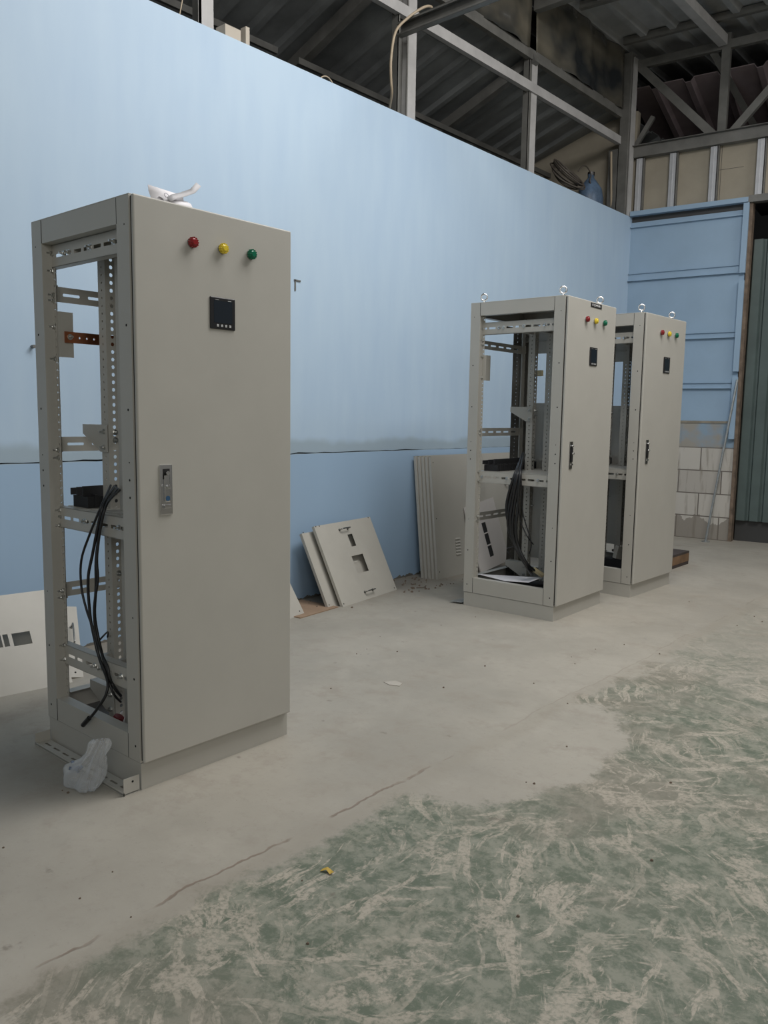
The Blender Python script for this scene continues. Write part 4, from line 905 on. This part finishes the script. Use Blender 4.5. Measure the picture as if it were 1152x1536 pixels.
for k in range(5):
    x = -3.945-0.029*k; y = 5.215-0.012*k
    lab = ['foremost panel of the leaning stack, showing its louvres', 'second panel from the front of the leaning stack', 'third panel in the middle of the leaning stack', 'fourth panel from the front of the leaning stack', 'rearmost panel of the leaning stack, against the blue wall'][k]
    kw = dict(louvres=(0.27, 0.335, 0.17, 0.30, 6), marks=[(0.03, 0.06), (0.03, 0.50), (0.03, 0.96)]) if k == 0 else {}
    panel('enclosure_cover', (x, y, 0), (x, y+0.76, 0), (x-0.105, y, 1.005), (x-0.105, y+0.76, 1.005), lab, group='stacked panels beside the middle cabinet', m=PAINT, **kw)
panel('enclosure_cover', (-4.03, 6.0, 0), (-4.03, 6.70, 0), (-4.18, 6.0, 1.0), (-4.18, 6.70, 1.0), 'tall panel leaning on the wall, seen through the middle cabinet', handles=[(0.48, 0.71, 0.09, False)], m=PAINT)
panel('enclosure_cover', (-3.85, 5.70, 0), (-3.85, 6.145, 0.062), (-3.995, 5.63, 0.56), (-3.995, 6.07, 0.62), 'small white panel with three black cut-outs, seen through the middle cabinet',
      holes=[(0.185, 0.245, 0.095, 0.192), (0.185, 0.245, 0.204, 0.301), (0.185, 0.245, 0.312, 0.402)], m=mat('off_white_panel', (0.60, 0.57, 0.55), 0.5), fold=0.010, hole_backing=(0.17, 0.26, 0.08, 0.415))

# ------------------------------------------------------------------ loose things on the floor
m = MB(); a = Vector((-4.03, 3.78, 0.0)); m.box(-0.17, 0.17, -0.20, 0.20, 0, 0.006)
o = one('cardboard_sheet', m, CARD, 'brown cardboard flat on the floor behind the leaning panels', 'cardboard'); o.location = (-4.0, 3.74, 0); o.rotation_euler = (0, 0, 0.1)
t = thing('wooden_pallet', 'low wooden block pallet on the floor right of the farthest cabinet', 'pallet', (-2.74, 7.02, 0), 0)
m = MB(); m.box(-0.55, 0.0, 0, 0.46, 0.105, 0.125); m.build('deck', WOOD_D, t)
m = MB(); m.box(-0.06, 0.0, 0.0, 0.46, 0.03, 0.105); m.box(-0.55, -0.45, 0, 0.46, 0.03, 0.105); m.build('bearer', WOOD, t)
m = MB(); m.box(-0.55, -0.002, 0, 0.46, 0.0, 0.03); m.build('bottom_board', WOOD_D, t)
# slotted tray on the floor in front of the nearest cabinet
t = thing('slotted_rail', 'loose slotted metal rail on the floor along the plinth of the nearest cabinet', 'rail', (-3.085, 1.435, 0), 0.0)
m = MB(); m.perf((0.0, 0.0, 0.004), (1, 0, 0), (0, 1, 0), (0, 0, 1), 0.0025, 0.655, 0.060, 0.07, 0.024, 0.005, count=9)
m.box(0, 0.655, 0.0, 0.0025, 0, 0.012); m.build('base', PAINT, t)
m = MB(); m.box(0, 0.0025, 0.0, 0.062, 0, 0.048); m.build('end_tab', PAINT, t)
m = MB(); m.box(0.6525, 0.655, 0.0, 0.062, 0, 0.062); m.mi = 1; m.cyl((0.655, 0.035, 0.045), (0.656, 0.035, 0.045), 0.004); m.build('end_tab', [PAINT, HOLE], t)
# crumpled plastic bag
t = thing('plastic_bag', 'crumpled clear plastic bag leaning on the plinth of the nearest cabinet', 'bag', (-2.592, 1.392, 0), 0)
bm_ = bmesh.new(); NA, NH = 72, 26; rings = []
for k in range(NH+1):
    h_ = k/NH; ring = []
    body = math.sin(math.pi*min(1, 0.16+0.84*(1-h_)**0.8))**0.6 if h_ > 0.02 else 0.8
    body = (1-0.55*h_**1.6)*(0.86+0.14*math.sin(6*h_))
    if h_ > 0.92: body *= 1-(h_-0.92)*7
    for i_ in range(NA):
        a = 2*math.pi*i_/NA
        ph_ = a+0.5*math.sin(2.2*h_+1)+0.25*math.sin(a*2+3*h_)
        pleat = 0.55*abs(math.sin(3.5*ph_))+0.30*abs(math.sin(6.5*ph_+1.3*h_+0.7))+0.5*noise.noise(Vector((math.cos(a)*1.6, math.sin(a)*1.6, h_*2.4)))
        rx = 0.078*body+0.028*pleat; ry = 0.036*body+0.018*pleat
        lobe = max(0, math.cos(a-3.45))**3*max(0, 1-abs(h_-0.22)*3.6)*0.042
        ring.append(bm_.verts.new((rx*math.cos(a)-0.028*(1-h_)+0.052*h_+lobe*math.cos(3.3), ry*math.sin(a)+0.040*h_-0.012+lobe*0.2*math.sin(3.3),
                                   max(0.002, h_*(0.172+0.018*math.cos(a+0.4)+0.012*pleat)))))
    rings.append(ring)
for r0, r1 in zip(rings, rings[1:]):
    for i_ in range(NA): bm_.faces.new((r0[i_], r0[(i_+1) % NA], r1[(i_+1) % NA], r1[i_]))
bm_.faces.new(rings[-1]); bm_.faces.new(list(reversed(rings[0])))
mm = MB(); mm.bm.free(); mm.bm = bm_; mm.build('film', BAG, t, 0, True)
m = MB()
for k in range(7):
    a = random.uniform(0, 6.28); x, y = -0.075+0.022*math.cos(a), -0.012+0.015*math.sin(a); z = 0.03+0.006*k
    m.cyl((x, y, z), (x+0.018*math.cos(a*2), y+0.012*math.sin(a*2), z+0.006), 0.0055, 6)
m.build('screws', mat('blue_grey_zinc', (0.25, 0.30, 0.40), 0.35, 0.8), t)
# scrap, rod, chips and leaf
m = MB(); m.prism([(0, 0), (0.09, 0.02), (0.10, 0.16), (0.03, 0.18)], (-3.385, 4.62, 0.012), (1, 0, 0), (0, 1, 0), (0, 0, 1), 0.002)
m.box(-3.36, -3.35, 4.66, 4.76, 0, 0.012); one('metal_scrap', m, GALV, 'small bent metal scrap on the floor left of the middle cabinet', 'scrap')
t = thing('steel_rod', 'thin steel pipe leaning against the end wall beside the sliding door', 'rod', bw(1.07, -0.20, 0), 0)
m = MB(); top = bw(1.262, -0.07, 1.77)-bw(1.07, -0.20, 0); m.cyl((0, 0, 0.004), top, 0.013, 12); m.build('pipe', GALV, t)
m = MB(); m.cyl((0, 0, 0), (0, 0, 0.008), 0.045, 16); m.build('foot_plate', GALV, t)
m = MB(); m.prism([(0, 0), (0.05, -0.012), (0.095, 0.01), (0.08, 0.05), (0.03, 0.055)], (-2.575, 2.975, 0.0), (1, 0, 0), (0, 1, 0), (0, 0, 1), 0.003)
one('concrete_chip', m, mat('pale_chip', (0.42, 0.39, 0.34), 0.9), 'flat pale chip on the floor between the cabinets', 'chip')
m = MB(); V = [(0, 0, 0.001), (0.016, 0.010, 0.008), (0.034, 0.006, 0.003), (0.040, 0.018, 0.007), (0.024, 0.024, 0.004), (0.010, 0.022, 0.009), (0.0, 0.012, 0.004)]
m._mk(V, [(0, 1, 6), (1, 5, 6), (1, 4, 5), (1, 2, 4), (2, 3, 4)]); o = one('leaf', m, LEAF, 'small yellow leaf on the green floor coating', 'leaf'); o.location = (-1.595, 1.570, 0.001)
s_ = o.modifiers.new('s', 'SOLIDIFY'); s_.thickness = 0.0008
m = MB()
for k in range(150):
    if k < 90: x, y = random.uniform(-4.18, -3.75), random.uniform(4.6, 5.2) if k < 50 else random.uniform(3.6, 7.5)
    else: x, y = random.uniform(-3.4, -0.6), random.uniform(1.0, 7.5)
    r = random.uniform(0.003, 0.011 if k < 90 else 0.006); m.cyl((x, y, 0), (x+r*0.4, y, r*0.9), r, 5, r*0.5)
tag(m.build('floor_grit', DIRT), 'dirt crumbs scattered on the floor, thickest along the blue wall', 'dirt', kind='stuff')
for p, r, lab in (((-3.87, 4.80, 0), 0.014, 'dark pebble on the floor right of the panel with two handles'), ((-3.80, 4.70, 0), 0.011, 'dark nut on the floor at the corner of the panel with two handles')):
    m = MB(); m.cyl(p, (p[0], p[1], r), r, 7, r*0.7); one('pebble', m, DIRT, lab, 'pebble')
m = MB(); m.tube([(-3.86, 4.83, 0.004), (-3.83, 4.88, 0.006), (-3.86, 4.95, 0.004)], 0.003, 5); one('twig', m, DIRT, 'thin twig on the floor near the stacked panels', 'twig')
